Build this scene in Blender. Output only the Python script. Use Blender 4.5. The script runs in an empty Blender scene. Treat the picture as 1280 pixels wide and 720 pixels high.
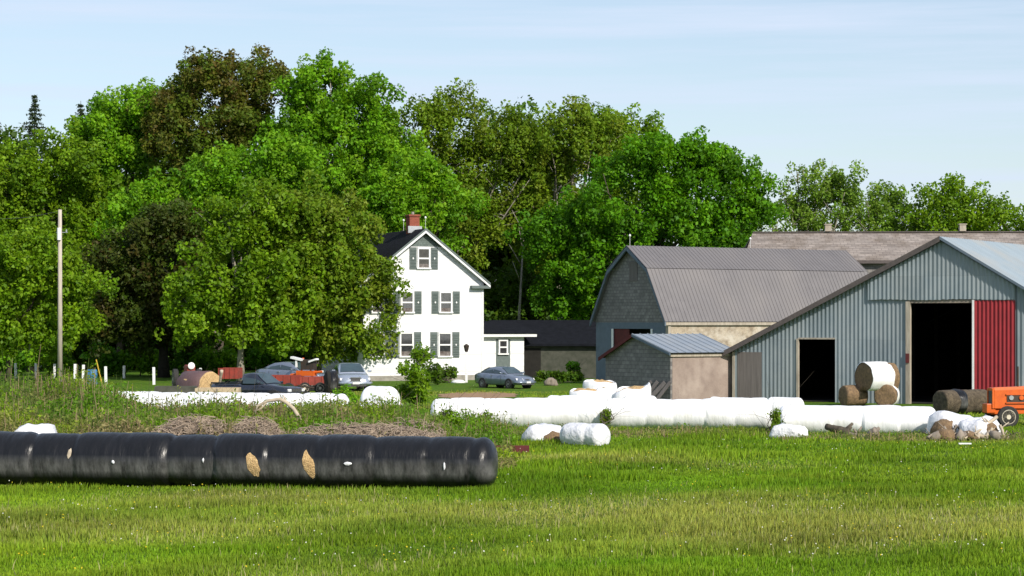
import bpy, math, random
import numpy as np
from mathutils import Vector, Matrix, noise as mnoise
R = math.radians
random.seed(4)
sc = bpy.context.scene
col = sc.collection
# ---------------------------------------------------------------- measuring helpers
F, CY, H = 2800.0, 402.0, 4.0          # focal length in photo pixels, horizon row, eye height in metres
def PX(px, Y): return (px - 640) / F * Y
def PZ(py, Y): return H - (py - CY) / F * Y
def GY(py): return H * F / (py - CY)
def on_wall(root, px, py, yl=0.0):
    """local (x, z) on a wall plane of a building"""
    a = root.rotation_euler.z
    ux, uy, vx, vy = math.cos(a), math.sin(a), -math.sin(a), math.cos(a)
    bx, by = root.location.x + yl * vx, root.location.y + yl * vy
    k = (px - 640) / F
    s = (k * by - bx) / (ux - k * uy)
    return s, PZ(py, by + s * uy)

# ---------------------------------------------------------------- node materials
def nn(nt, t, **k):
    n = nt.nodes.new(t)
    for a, b in k.items():
        if a in n.inputs: n.inputs[a].default_value = b
        else: setattr(n, a, b)
    return n
def c4(c): return (c[0], c[1], c[2], 1)
def mat(name, c1, c2=None, scale=4, rough=.7, metal=0, bump=0, bscale=None, stretch=(1, 1, 1), spec=.4,
        c3=None, big=.6, coat=0, shingle=None, lo=.35, hi=.65):
    m = bpy.data.materials.new(name); m.use_nodes = True
    nt = m.node_tree; L = nt.links.new; b = nt.nodes['Principled BSDF']
    b.inputs['Roughness'].default_value = rough; b.inputs['Metallic'].default_value = metal
    b.inputs['Specular IOR Level'].default_value = spec; b.inputs['Coat Weight'].default_value = coat
    c2 = c2 or tuple(x * .75 for x in c1)
    tc = nn(nt, 'ShaderNodeTexCoord'); mp = nn(nt, 'ShaderNodeMapping'); mp.inputs['Scale'].default_value = stretch
    L(tc.outputs['Object'], mp.inputs['Vector'])
    n1 = nn(nt, 'ShaderNodeTexNoise', Scale=scale, Detail=6, Roughness=.65); L(mp.outputs[0], n1.inputs['Vector'])
    mr = nn(nt, 'ShaderNodeMapRange'); mr.inputs[1].default_value = lo; mr.inputs[2].default_value = hi
    L(n1.outputs['Fac'], mr.inputs[0])
    mx = nn(nt, 'ShaderNodeMix', data_type='RGBA'); mx.inputs[6].default_value = c4(c1); mx.inputs[7].default_value = c4(c2)
    L(mr.outputs[0], mx.inputs[0]); out = mx.outputs[2]
    if c3:
        n2 = nn(nt, 'ShaderNodeTexNoise', Scale=big, Detail=4, Roughness=.6); L(tc.outputs['Object'], n2.inputs['Vector'])
        m2 = nn(nt, 'ShaderNodeMapRange'); m2.inputs[1].default_value = .45; m2.inputs[2].default_value = .7
        L(n2.outputs['Fac'], m2.inputs[0])
        x2 = nn(nt, 'ShaderNodeMix', data_type='RGBA'); x2.inputs[7].default_value = c4(c3)
        L(m2.outputs[0], x2.inputs[0]); L(out, x2.inputs[6]); out = x2.outputs[2]
    hsrc = n1.outputs['Fac']
    if shingle:                       # (axis, width, height, mortar, mortar colour)
        ax, bw, bh, mo, mc = shingle[:5]; v2 = shingle[5] if len(shingle) > 5 else .72
        sp = nn(nt, 'ShaderNodeSeparateXYZ'); cb = nn(nt, 'ShaderNodeCombineXYZ'); L(tc.outputs['Object'], sp.inputs[0])
        L(sp.outputs[ax[0]], cb.inputs[0]); L(sp.outputs[ax[1]], cb.inputs[1])
        br = nn(nt, 'ShaderNodeTexBrick'); br.inputs['Scale'].default_value = 1
        br.inputs['Brick Width'].default_value = bw; br.inputs['Row Height'].default_value = bh
        br.inputs['Mortar Size'].default_value = mo; br.inputs['Mortar Smooth'].default_value = .3
        br.inputs['Color1'].default_value = (1, 1, 1, 1); br.inputs['Color2'].default_value = (v2, v2, v2, 1)
        br.inputs['Mortar'].default_value = c4(mc)
        L(cb.outputs[0], br.inputs['Vector'])
        mm = nn(nt, 'ShaderNodeMix', data_type='RGBA', blend_type='MULTIPLY'); mm.inputs[0].default_value = 1
        L(out, mm.inputs[6]); L(br.outputs['Color'], mm.inputs[7]); out = mm.outputs[2]
    L(out, b.inputs['Base Color'])
    if bump:
        bp = nn(nt, 'ShaderNodeBump', Strength=bump, Distance=.05)
        if bscale:
            n3 = nn(nt, 'ShaderNodeTexNoise', Scale=bscale, Detail=4); L(mp.outputs[0], n3.inputs['Vector']); hsrc = n3.outputs['Fac']
        L(hsrc, bp.inputs['Height']); L(bp.outputs[0], b.inputs['Normal'])
    return m
def leafmat(name, trans=.3, rough=.55):
    m = bpy.data.materials.new(name); m.use_nodes = True
    nt = m.node_tree; L = nt.links.new; b = nt.nodes['Principled BSDF']
    b.inputs['Roughness'].default_value = rough; b.inputs['Specular IOR Level'].default_value = .22
    at = nn(nt, 'ShaderNodeAttribute', attribute_name='Col'); L(at.outputs['Color'], b.inputs['Base Color'])
    tr = nn(nt, 'ShaderNodeBsdfTranslucent'); mx = nn(nt, 'ShaderNodeMixShader'); mx.inputs[0].default_value = trans
    hs = nn(nt, 'ShaderNodeHueSaturation'); hs.inputs['Value'].default_value = 1.5; hs.inputs['Hue'].default_value = .485
    L(at.outputs['Color'], hs.inputs['Color']); L(hs.outputs[0], tr.inputs['Color'])
    L(b.outputs[0], mx.inputs[1]); L(tr.outputs[0], mx.inputs[2]); L(mx.outputs[0], nt.nodes['Material Output'].inputs[0])
    return m

M = {}
M['leaf'] = leafmat('leaf', .36); M['grass'] = leafmat('grass_blade', .25, .6)
M['bark'] = mat('bark', (.11, .09, .065), (.05, .04, .03), 6, .9, bump=.6, stretch=(1, 1, .3))
M['bark_pale'] = mat('bark_pale', (.34, .31, .25), (.16, .14, .11), 5, .9, bump=.4, stretch=(1, 1, .3))
M['bark_dark'] = mat('bark_dark', (.035, .03, .025), (.015, .013, .01), 6, .9, bump=.4)
M['white_clap'] = mat('white_clapboard', (.86, .86, .86), (.82, .82, .83), 1.5, .6, shingle=(('X', 'Z'), 40, .13, .006, (.9, .9, .92)))
M['white_clap2'] = mat('white_clapboard_side', (.8, .8, .79), (.72, .73, .73), 1.5, .6, shingle=(('Y', 'Z'), 40, .13, .008, (.8, .8, .82)))
M['white'] = mat('white_paint', (.8, .8, .79), (.7, .7, .7), 3, .5)
M['green_trim'] = mat('green_grey_paint', (.125, .155, .148), (.095, .12, .115), 4, .6)
M['green_shingle'] = mat('green_grey_shingle', (.15, .19, .175), (.11, .14, .13), 4, .7, shingle=(('X', 'Z'), .25, .14, .012, (.5, .5, .5)))
M['black_roof'] = mat('dark_asphalt_roof', (.005, .006, .009), (.010, .011, .016), 3, .9, bump=.3, bscale=20, spec=.15)
M['brick'] = mat('red_brick', (.32, .09, .05), (.22, .06, .04), 8, .85, shingle=(('X', 'Z'), .22, .08, .01, (.8, .8, .8)))
M['metal_flash'] = mat('flashing', (.5, .52, .54), None, 4, .35, .6)
M['glass'] = mat('window_glass', (.02, .022, .025), (.05, .05, .05), 3, .06, spec=.7)
M['curtain'] = mat('window_curtain', (.06, .04, .035), (.2, .18, .17), 5, .8)
M['gray_shingle'] = mat('weathered_shingle', (.30, .28, .265), (.19, .178, .168), 3, .9, bump=.3, bscale=12, c3=(.20, .185, .18), shingle=(('X', 'Z'), .32, .2, .02, (.55, .55, .58)))
M['old_shake'] = mat('weathered_roof_shingle', (.36, .31, .275), (.23, .195, .175), 1.2, .9, bump=.4, bscale=9, c3=(.19, .15, .12), stretch=(.4, 2.4, 1), shingle=(('X', 'Y'), .5, .3, .03, (.6, .6, .6)))
M['taupe_metal'] = mat('taupe_ribbed_metal', (.175, .163, .165), (.15, .14, .143), 1.2, .55, .15, c3=(.19, .175, .172), big=.3)
M['steel'] = mat('galvanised_sheet', (.255, .295, .32), (.205, .245, .27), .9, .5, .2, c3=(.29, .32, .33), big=.35, stretch=(1, 1, .25), shingle=(('X', 'Z'), .86, 3.1, .006, (.75, .7, .66), .86))
M['steel_roof'] = mat('galvanised_roof', (.36, .42, .46), (.30, .36, .40), .8, .42, .35, c3=(.40, .40, .38), big=.35, stretch=(.5, 2, 1))
M['shed_roof'] = mat('blue_grey_sheet_roof', (.25, .29, .34), (.32, .34, .36), 1, .45, .25)
M['red_sheet'] = mat('red_painted_sheet', (.28, .014, .022), (.22, .012, .018), 2, .5)
M['dark_red'] = mat('dark_red_board', (.12, .02, .02), (.08, .015, .015), 5, .8)
M['edge'] = mat('barn_fascia', (.075, .062, .06), (.11, .09, .085), 5, .8)
M['wood'] = mat('weathered_wood', (.30, .25, .20), (.18, .15, .125), 5, .9, bump=.4, stretch=(1, 1, .2))
M['wood_pale'] = mat('pale_timber', (.42, .37, .30), (.28, .24, .19), 6, .85, bump=.3, stretch=(1, 1, .2))
M['plank_grey'] = mat('grey_plank', (.17, .15, .14), (.12, .105, .10), 5, .9, bump=.3, stretch=(2, 1, .1))
M['stone'] = mat('whitewashed_stone', (.44, .37, .28), (.24, .19, .14), 2.6, .95, bump=1, bscale=6, c3=(.5, .45, .38), big=1.2)
M['stucco'] = mat('pinkish_render', (.30, .235, .20), (.235, .18, .155), 1.6, .95, bump=.3, bscale=12, c3=(.36, .29, .25), big=.9)
M['slate_panel'] = mat('slate_blue_panel', (.12, .155, .20), (.10, .13, .165), 3, .7)
M['concrete'] = mat('concrete', (.33, .31, .27), (.24, .22, .19), 3, .9, bump=.3)
M['concrete_dark'] = mat('mossy_concrete', (.085, .085, .068), (.045, .05, .036), 2, .95, bump=.3)
M['tan_board'] = mat('tan_board', (.50, .40, .27), (.4, .31, .2), 3, .8)
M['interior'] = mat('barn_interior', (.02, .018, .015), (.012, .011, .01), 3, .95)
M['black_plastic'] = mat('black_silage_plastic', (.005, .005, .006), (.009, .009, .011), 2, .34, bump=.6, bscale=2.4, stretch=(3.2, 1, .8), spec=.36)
def sheen_band(m):                                      # mottled grey band painted low on the flanks as the reflected horizon's sheen
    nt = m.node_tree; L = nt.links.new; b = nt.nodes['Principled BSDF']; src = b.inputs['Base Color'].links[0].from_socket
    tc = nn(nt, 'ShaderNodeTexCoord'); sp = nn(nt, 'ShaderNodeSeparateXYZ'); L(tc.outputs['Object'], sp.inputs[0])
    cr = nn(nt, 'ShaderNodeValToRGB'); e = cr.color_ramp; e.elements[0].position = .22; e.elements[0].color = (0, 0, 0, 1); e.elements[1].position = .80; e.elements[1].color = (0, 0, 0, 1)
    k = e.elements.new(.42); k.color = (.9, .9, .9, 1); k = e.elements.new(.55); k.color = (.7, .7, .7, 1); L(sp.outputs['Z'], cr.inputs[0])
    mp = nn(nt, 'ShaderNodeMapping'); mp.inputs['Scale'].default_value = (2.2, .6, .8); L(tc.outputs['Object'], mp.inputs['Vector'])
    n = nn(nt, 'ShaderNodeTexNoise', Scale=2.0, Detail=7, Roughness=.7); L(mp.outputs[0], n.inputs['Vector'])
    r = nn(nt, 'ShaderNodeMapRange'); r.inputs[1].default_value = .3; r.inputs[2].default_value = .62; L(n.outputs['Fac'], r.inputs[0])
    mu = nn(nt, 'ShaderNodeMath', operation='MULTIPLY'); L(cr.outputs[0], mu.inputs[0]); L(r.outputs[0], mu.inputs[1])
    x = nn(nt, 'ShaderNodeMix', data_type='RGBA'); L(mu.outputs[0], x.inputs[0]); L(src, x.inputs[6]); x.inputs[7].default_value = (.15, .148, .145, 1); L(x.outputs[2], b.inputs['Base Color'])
sheen_band(M['black_plastic'])
M['white_plastic'] = mat('white_silage_plastic', (.9, .9, .91), (.82, .82, .84), 2, .4, bump=.4, bscale=3.5, stretch=(2.5, 1, .7), c3=(.74, .73, .70), big=1.3)
M['white_plastic_torn'] = mat('painted_glint_white', (.8, .8, .82), (.6, .6, .64), 4, .45, bump=1, bscale=7)
M['hay'] = mat('hay', (.62, .43, .21), (.38, .24, .11), 14, .95, bump=.8, bscale=30)
M['hay_brown'] = mat('old_hay', (.26, .17, .09), (.12, .08, .05), 10, .95, bump=.8, bscale=25)
M['hay_dark'] = mat('rotting_hay', (.13, .10, .065), (.05, .038, .026), 7, .95, bump=.8, bscale=25)
M['net'] = mat('brown_net_wrap', (.13, .075, .075), (.09, .05, .05), 6, .6, stretch=(3, 1, 1))
M['soil'] = mat('bare_soil', (.33, .20, .11), (.24, .15, .085), 1.5, .95, bump=.5, bscale=8)
M['stick'] = mat('dry_stick', (.38, .30, .225), (.21, .16, .12), 3, .9)
M['drift'] = mat('bleached_branch', (.52, .44, .33), (.34, .28, .21), 4, .85, bump=.3)
M['orange'] = mat('orange_paint', (.68, .125, .012), (.52, .09, .012), 4, .4)
M['tyre'] = mat('tyre_rubber', (.02, .02, .02), (.035, .033, .03), 8, .85)
M['cream'] = mat('cream_rim', (.62, .56, .44), (.5, .44, .34), 5, .5)
M['iron'] = mat('dark_iron', (.04, .038, .036), (.08, .05, .035), 6, .6, .4)
M['silver_paint'] = mat('silver_blue_paint', (.20, .235, .30), (.18, .21, .27), 2, .25, .45, coat=.8)
M['silver_paint2'] = mat('light_silver_paint', (.36, .40, .48), (.33, .37, .44), 2, .25, .4, coat=.8)
M['navy_paint'] = mat('dark_navy_paint', (.012, .016, .03), (.016, .02, .034), 2, .25, .1, coat=.8)
M['car_glass'] = mat('car_glass', (.03, .05, .06), (.04, .07, .08), 1, .05, spec=.8)
M['lamp_glass'] = mat('headlamp_glass', (.75, .76, .78), (.6, .6, .62), 9, .1, spec=.8)
M['rim'] = mat('alloy_rim', (.4, .4, .42), (.3, .3, .3), 5, .35, .6)
M['chrome'] = mat('chrome', (.55, .55, .56), None, 5, .2, .9)
M['grille'] = mat('grille_black', (.02, .02, .02), (.10, .10, .10), 30, .5)
M['plate'] = mat('plate_white', (.7, .7, .68), (.6, .6, .6), 9, .5)
M['red_paint'] = mat('faded_red_paint', (.30, .045, .03), (.2, .035, .022), 3, .6)
M['blue_plastic'] = mat('blue_plastic', (.045, .19, .42), (.04, .15, .34), 3, .45)
M['yellow'] = mat('yellow_paint', (.55, .38, .03), (.45, .3, .03), 5, .6)
M['pole'] = mat('pole_wood', (.52, .46, .39), (.36, .31, .26), 5, .9, bump=.3, stretch=(2, 2, .2))
M['wire'] = mat('wire', (.05, .05, .05), None, 5, .6)

# ---------------------------------------------------------------- mesh building
class MB:
    def __init__(s): s.v = []; s.f = []
    def add(s, vs, fs):
        o = len(s.v); s.v += [tuple(p) for p in vs]; s.f += [tuple(i + o for i in f) for f in fs]; return s
    def box(s, c, d, rz=0, ry=0, rx=0):
        m = Matrix.Translation(c) @ Matrix.Rotation(rz, 4, 'Z') @ Matrix.Rotation(ry, 4, 'Y') @ Matrix.Rotation(rx, 4, 'X')
        vs = [m @ Vector((x * d[0] / 2, y * d[1] / 2, z * d[2] / 2)) for x in (-1, 1) for y in (-1, 1) for z in (-1, 1)]
        return s.add(vs, [(0, 1, 3, 2), (4, 6, 7, 5), (0, 4, 5, 1), (2, 3, 7, 6), (0, 2, 6, 4), (1, 5, 7, 3)])
    def bx(s, x0, x1, y0, y1, z0, z1): return s.box(((x0 + x1) / 2, (y0 + y1) / 2, (z0 + z1) / 2), (x1 - x0, y1 - y0, z1 - z0))
    def prism(s, poly, y0, y1):      # polygon in (x, z), extruded in y
        n = len(poly); vs = [(x, y0, z) for x, z in poly] + [(x, y1, z) for x, z in poly]
        return s.add(vs, [tuple(range(n)), tuple(range(2 * n - 1, n - 1, -1))] + [(i, i + n, (i + 1) % n + n, (i + 1) % n) for i in range(n)])
    def slab(s, a, b, c, d, t):      # quad thickened downwards
        vs = [a, b, c, d] + [(p[0], p[1], p[2] - t) for p in (a, b, c, d)]
        return s.add(vs, [(0, 1, 2, 3), (7, 6, 5, 4), (0, 4, 5, 1), (1, 5, 6, 2), (2, 6, 7, 3), (3, 7, 4, 0)])
    def tube(s, pts, rad, n=8, cap=True):
        pts = [Vector(p) for p in pts]; o = len(s.v); k = len(pts)
        if not hasattr(rad, '__len__'): rad = [rad] * k
        up = Vector((0, 0, 1)); fr = None
        for i, p in enumerate(pts):
            t = (pts[min(i + 1, k - 1)] - pts[max(i - 1, 0)])
            t = t.normalized() if t.length > 1e-9 else up
            if fr is None: fr = t.cross(Vector((.3, 1, .1)) if abs(t.z) > .9 else up).normalized()
            fr = (fr - t * fr.dot(t)).normalized(); b = t.cross(fr)
            for j in range(n):
                a = 2 * math.pi * j / n; s.v.append(tuple(p + (fr * math.cos(a) + b * math.sin(a)) * rad[i]))
        for i in range(k - 1):
            for j in range(n):
                s.f.append((o + i * n + j, o + i * n + (j + 1) % n, o + (i + 1) * n + (j + 1) % n, o + (i + 1) * n + j))
        if cap:
            s.f.append(tuple(o + j for j in range(n))[::-1]); s.f.append(tuple(o + (k - 1) * n + j for j in range(n)))
        return s
    def rings(s, rings, closed=True, cap=True):
        o = len(s.v); n = len(rings[0]); k = len(rings)
        for r in rings: s.v += [tuple(p) for p in r]
        for i in range(k - 1):
            for j in range(n if closed else n - 1):
                s.f.append((o + i * n + j, o + i * n + (j + 1) % n, o + (i + 1) * n + (j + 1) % n, o + (i + 1) * n + j))
        if cap:
            s.f.append(tuple(o + j for j in range(n))[::-1]); s.f.append(tuple(o + (k - 1) * n + j for j in range(n)))
        return s
    def build(s, name, m, parent=None, loc=None, rz=0, smooth=False, bevel=0, sub=0):
        me = bpy.data.meshes.new(name); me.from_pydata(s.v, [], s.f); me.materials.append(m)
        if smooth:
            me.polygons.foreach_set('use_smooth', [True] * len(me.polygons))
        import bmesh
        if len(s.f) < 60000:
            bm = bmesh.new(); bm.from_mesh(me); bmesh.ops.recalc_face_normals(bm, faces=bm.faces); bm.to_mesh(me); bm.free()
        o = bpy.data.objects.new(name, me); col.objects.link(o)
        if parent: o.parent = parent
        if loc: o.location = loc
        o.rotation_euler.z = rz
        if bevel:
            b = o.modifiers.new('b', 'BEVEL'); b.width = bevel; b.segments = 2; b.limit_method = 'ANGLE'
        if sub:
            q = o.modifiers.new('s', 'SUBSURF'); q.levels = sub; q.render_levels = sub
        return o
def tag(o, label=None, cat=None, group=None, kind=None):
    for k, v in (('label', label), ('category', cat), ('group', group), ('kind', kind)):
        if v: o[k] = v
    return o
def thing(name, label, cat, loc=(0, 0, 0), rz=0, group=None, scale=1):
    o = bpy.data.objects.new(name, None); col.objects.link(o); o.location = loc; o.rotation_euler = (0, 0, rz); o.scale = (scale,) * 3
    o.empty_display_size = .1
    return tag(o, label, cat, group)
def npmesh(name, V, Fc, cols, m, parent=None, loc=None):
    """V (n,3) vertices, Fc (k,s) faces, cols (n,3) point colours"""
    me = bpy.data.meshes.new(name); nv, (nf, s) = len(V), Fc.shape
    me.vertices.add(nv); me.vertices.foreach_set('co', V.astype(np.float32).ravel())
    me.loops.add(nf * s); me.loops.foreach_set('vertex_index', Fc.astype(np.int32).ravel())
    me.polygons.add(nf); me.polygons.foreach_set('loop_start', np.arange(0, nf * s, s, dtype=np.int32))
    me.update(calc_edges=True)
    ca = me.color_attributes.new('Col', 'FLOAT_COLOR', 'POINT')
    ca.data.foreach_set('color', np.c_[cols, np.ones(nv)].astype(np.float32).ravel())
    me.materials.append(m)
    o = bpy.data.objects.new(name, me); col.objects.link(o)
    if parent: o.parent = parent
    if loc: o.location = loc
    return o
def copy_tree(o, parent=None):
    c = o.copy(); col.objects.link(c); c.parent = parent
    for ch in list(o.children): copy_tree(ch, c)
    return c

def unit(v): return v / np.maximum(np.linalg.norm(v, axis=1, keepdims=True), 1e-9)
def leaf_quads(pos, nrm, ln, wd, rng):
    t = unit(np.cross(nrm, rng.normal(size=pos.shape))); b = np.cross(nrm, t)
    a = t * (ln / 2)[:, None]; c = b * (wd / 2)[:, None]; dr = nrm * (ln * .12)[:, None]
    V = np.stack([pos - a - dr, pos - c * 1.0 + a * .15, pos + a - dr, pos + c + a * .15], 1).reshape(-1, 3)
    return V, np.arange(len(V)).reshape(-1, 4)
def puffs_to_leaves(puffs, per, size, pal, rng, jitter=.22, squash=1.1, ref=.8):
    cnt = np.maximum((per * (.29 / size if False else 1) * (puffs[:, 3] / ref) ** 2).astype(int), 6)
    idx = np.repeat(np.arange(len(puffs)), cnt); n = len(idx)
    d = unit(rng.normal(size=(n, 3))); p = puffs[idx]
    rad = p[:, 3] * (.45 + .6 * rng.random(n) ** .6)
    pos = p[:, :3] + d * rad[:, None] * np.array([1, 1, squash])
    nr = unit(d * .38 + np.array([0, -.12, .25]) + rng.normal(size=(n, 3)) * .5)
    ln = size * rng.uniform(.6, 1.35, n)
    V, Fc = leaf_quads(pos, nr, ln, ln * rng.uniform(.5, .8, n), rng)
    pal = np.array(pal); pc = pal[rng.integers(0, len(pal), len(puffs))] * rng.uniform(.8, 1.2, (len(puffs), 1))
    lc = pc[idx] * .7 + pal[rng.integers(0, len(pal), n)] * .3
    lc = lc * rng.uniform(1 - jitter, 1 + jitter, (n, 1)) * rng.uniform(.93, 1.07, (n, 3))
    return V, Fc, np.repeat(lc, 4, 0)

PAL = dict(
    bright=[(.104, .26, .004), (.145, .325, .007), (.074, .195, .004), (.19, .365, .012)],
    deep=[(.066, .195, .003), (.088, .245, .003), (.12, .295, .005), (.045, .14, .003)],
    yellow=[(.135, .255, .005), (.112, .215, .005), (.082, .17, .004), (.185, .315, .010)],
    olive=[(.125, .22, .008), (.158, .255, .012), (.092, .168, .006), (.17, .228, .016)],
    maple=[(.11, .125, .013), (.13, .145, .018), (.07, .11, .008), (.115, .085, .017), (.085, .15, .008)],
    shade=[(.055, .075, .009), (.065, .09, .011), (.038, .065, .006), (.065, .052, .011), (.05, .095, .006)],  # maple colours darkened, the tree's shade put into its palette
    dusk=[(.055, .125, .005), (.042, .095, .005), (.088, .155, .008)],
    spruce=[(.045, .075, .03), (.06, .09, .035), (.03, .055, .02)],
    pale=[(.155, .27, .022), (.122, .23, .018), (.19, .31, .035), (.095, .18, .014)],
)
def tree(name, label, px, Y, lobes, pal, seed, per=150, size=.29, pr=.8, bark='bark', cat='tree', group=None, limbs=9,
         tr=.32, density=1.0, fill=.72, twigs=0, base=None):
    """lobes: (px, py, half-width px, half-height px[, depth shift m]) at distance Y"""
    rng = np.random.default_rng(seed); rnd = random.Random(seed); s = Y / F
    root = thing(name, label, cat, (PX(px, Y), Y, 0), 0, group)
    L = []
    for l in lobes:
        dy = l[4] if len(l) > 4 else rng.uniform(-1, 1)
        L.append((PX(l[0], Y) - root.location.x, dy, PZ(l[1], Y), l[2] * s, (l[2] + l[3]) / 2 * s * .85, l[3] * s))
    if pr > .7:                        # uneven outline: smaller clumps budding from the big ones
        for l in list(L):
            for q in range(3):
                a_ = rng.uniform(-.5, 3.64); k_ = rng.uniform(.28, .42)
                L.append((l[0] + math.cos(a_) * l[3] * .74, l[1] - rng.uniform(0, .6) * l[4], l[2] + math.sin(a_) * l[5] * .74, l[3] * k_, l[4] * k_, l[5] * k_))
    L = np.array(L); L[:, 3:] *= 1.0; P = []
    for i, (cx, cy, cz, rx, ry, rz) in enumerate(L):
        area = 4 * math.pi * ((rx * ry) ** 1.6 / 3 + (rx * rz) ** 1.6 / 3 + (ry * rz) ** 1.6 / 3) ** (1 / 1.6)
        n = int(area / (math.pi * pr * pr) * 1.5 * density) + 4
        d = unit(rng.normal(size=(n, 3)))
        d[:, 1] = np.where((d[:, 1] > .2) & (rng.random(n) < .6), -d[:, 1], d[:, 1])     # fuller towards the farmyard
        k = rng.uniform(fill, 1.0, n)
        lump = 1 + .10 * np.sin(d[:, 0] * 5 + seed) * np.cos(d[:, 2] * 4 + i)
        p = np.array([cx, cy, cz]) + d * np.array([rx, ry, rz]) * (k * lump)[:, None]
        if pr > .6:                # gather the leaf clumps into boughs with dark gaps between them
            nc = max(3, int(n / 7)); dc = unit(rng.normal(size=(nc, 3))); dc[:, 1] = np.where((dc[:, 1] > .2) & (rng.random(nc) < .6), -dc[:, 1], dc[:, 1])
            cc = np.array([cx, cy, cz]) + dc * np.array([rx, ry, rz]) * rng.uniform(.62, .90, (nc, 1))
            wh = rng.integers(0, nc, n); inner = rng.random(n) < .2
            q = cc[wh] + rng.normal(size=(n, 3)) * np.array([.85, .85, .6]) * pr * 1.15 + np.c_[np.zeros((n, 2)), -.12 * pr * np.abs(rng.normal(size=n))]
            p = np.where(inner[:, None], np.array([cx, cy, cz]) + (p - np.array([cx, cy, cz])) * .72, q)
        r = pr * rng.uniform(.45, 1.05, n)
        keep = np.ones(n, bool)
        for j, o in enumerate(L):
            if j != i: keep &= (((p - o[:3]) / (o[3:] * .62)) ** 2).sum(1) > 1
        P.append(np.c_[p, r][keep])
    P = np.concatenate(P); P = P[P[:, 2] > .35]
    V, Fc, C = puffs_to_leaves(P, per, size, PAL[pal], rng, ref=min(.8, pr))
    wood = MB()
    top = L[:, 2].max(); cb = min(L[:, 2] - L[:, 5] * .6)
    tx = 0; h = max(cb, top * .75); pts = []; rr = []
    for q in range(7):
        u = q / 6; pts.append((tx + .25 * math.sin(q * 1.3 + seed) * u, .2 * math.cos(q + seed) * u, h * u)); rr.append(tr * (1.25 if q == 0 else 1) * (1 - .75 * u))
    wood.tube(pts, rr, 8)
    for q in range(limbs):
        o = L[q % len(L)]; z0 = rnd.uniform(.12, .6) * h if q >= len(L) else max(min(o[2] * .5, h * .8), h * .2)
        u = z0 / h; st = Vector(pts[min(int(u * 6), 5)]).lerp(Vector(pts[min(int(u * 6) + 1, 6)]), u * 6 - int(u * 6))
        en = Vector((o[0] + rnd.uniform(-.6, .6) * o[3], o[1] - rnd.uniform(0, .7) * o[4], o[2] + rnd.uniform(-.2, .7) * o[5]))
        md = st.lerp(en, .5) + Vector((rnd.uniform(-.4, .4), rnd.uniform(-.4, .4), -.06 * (en - st).length))
        r0 = tr * rnd.uniform(.3, .5)
        wood.tube([st, st.lerp(md, .6) , md, md.lerp(en, .55) + Vector((rnd.uniform(-.2, .2), 0, .1)), en], [r0, r0 * .85, r0 * .65, r0 * .4, r0 * .15], 6)
        for w in range(3 + twigs):
            a = md.lerp(en, rnd.uniform(0, .8)); b = a + Vector((rnd.uniform(-1, 1), rnd.uniform(-1, .3), rnd.uniform(.1, 1))) * rnd.uniform(1, 2.2)
            wood.tube([a, a.lerp(b, .5) + Vector((0, 0, .1)), b], [r0 * .3, r0 * .2, r0 * .08], 5)
    wood.build('trunk', M[bark], root, smooth=True)
    npmesh('crown', V, Fc, C, M['leaf'], root)
    return root

# ================================================================= GROUND
def sm(x, a, b):
    t = np.clip((x - a) / (b - a), 0, 1); return t * t * (3 - 2 * t)
def gz(x, y):
    x = np.asarray(x, float); y = np.asarray(y, float)
    bank = .62 * sm(y, 57.5, 62) * (1 - sm(y, 76, 85)) * (1 - sm(x, -5.5, -.5))
    bank = bank * (1 + .25 * np.sin(x * .9) * np.cos(y * .45))
    und = .04 * np.sin(x * .31 + 1) * np.cos(y * .23) + .025 * np.sin(x * .83 + y * .5)
    return bank + und * sm(y, 20, 40) * (1 - sm(y, 95, 110))
xs = np.unique(np.r_[np.linspace(-3000, -80, 14), np.linspace(-80, -22, 20), np.linspace(-22, 22, 111), np.linspace(22, 80, 20), np.linspace(80, 3000, 14)])
ys = np.unique(np.r_[np.linspace(-200, 20, 8), np.linspace(20, 110, 181), np.linspace(110, 240, 40), np.linspace(240, 6000, 16)])
GXm, GYm = np.meshgrid(xs, ys); GZm = gz(GXm, GYm)
V = np.c_[GXm.ravel(), GYm.ravel(), GZm.ravel()]; nx = len(xs)
I = np.arange((len(ys) - 1) * nx).reshape(-1, nx)[:, :-1].ravel()
Fq = np.c_[I, I + 1, I + 1 + nx, I + nx]
g = MB(); g.v = [tuple(p) for p in V]; g.f = [tuple(int(a) for a in f) for f in Fq]
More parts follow.
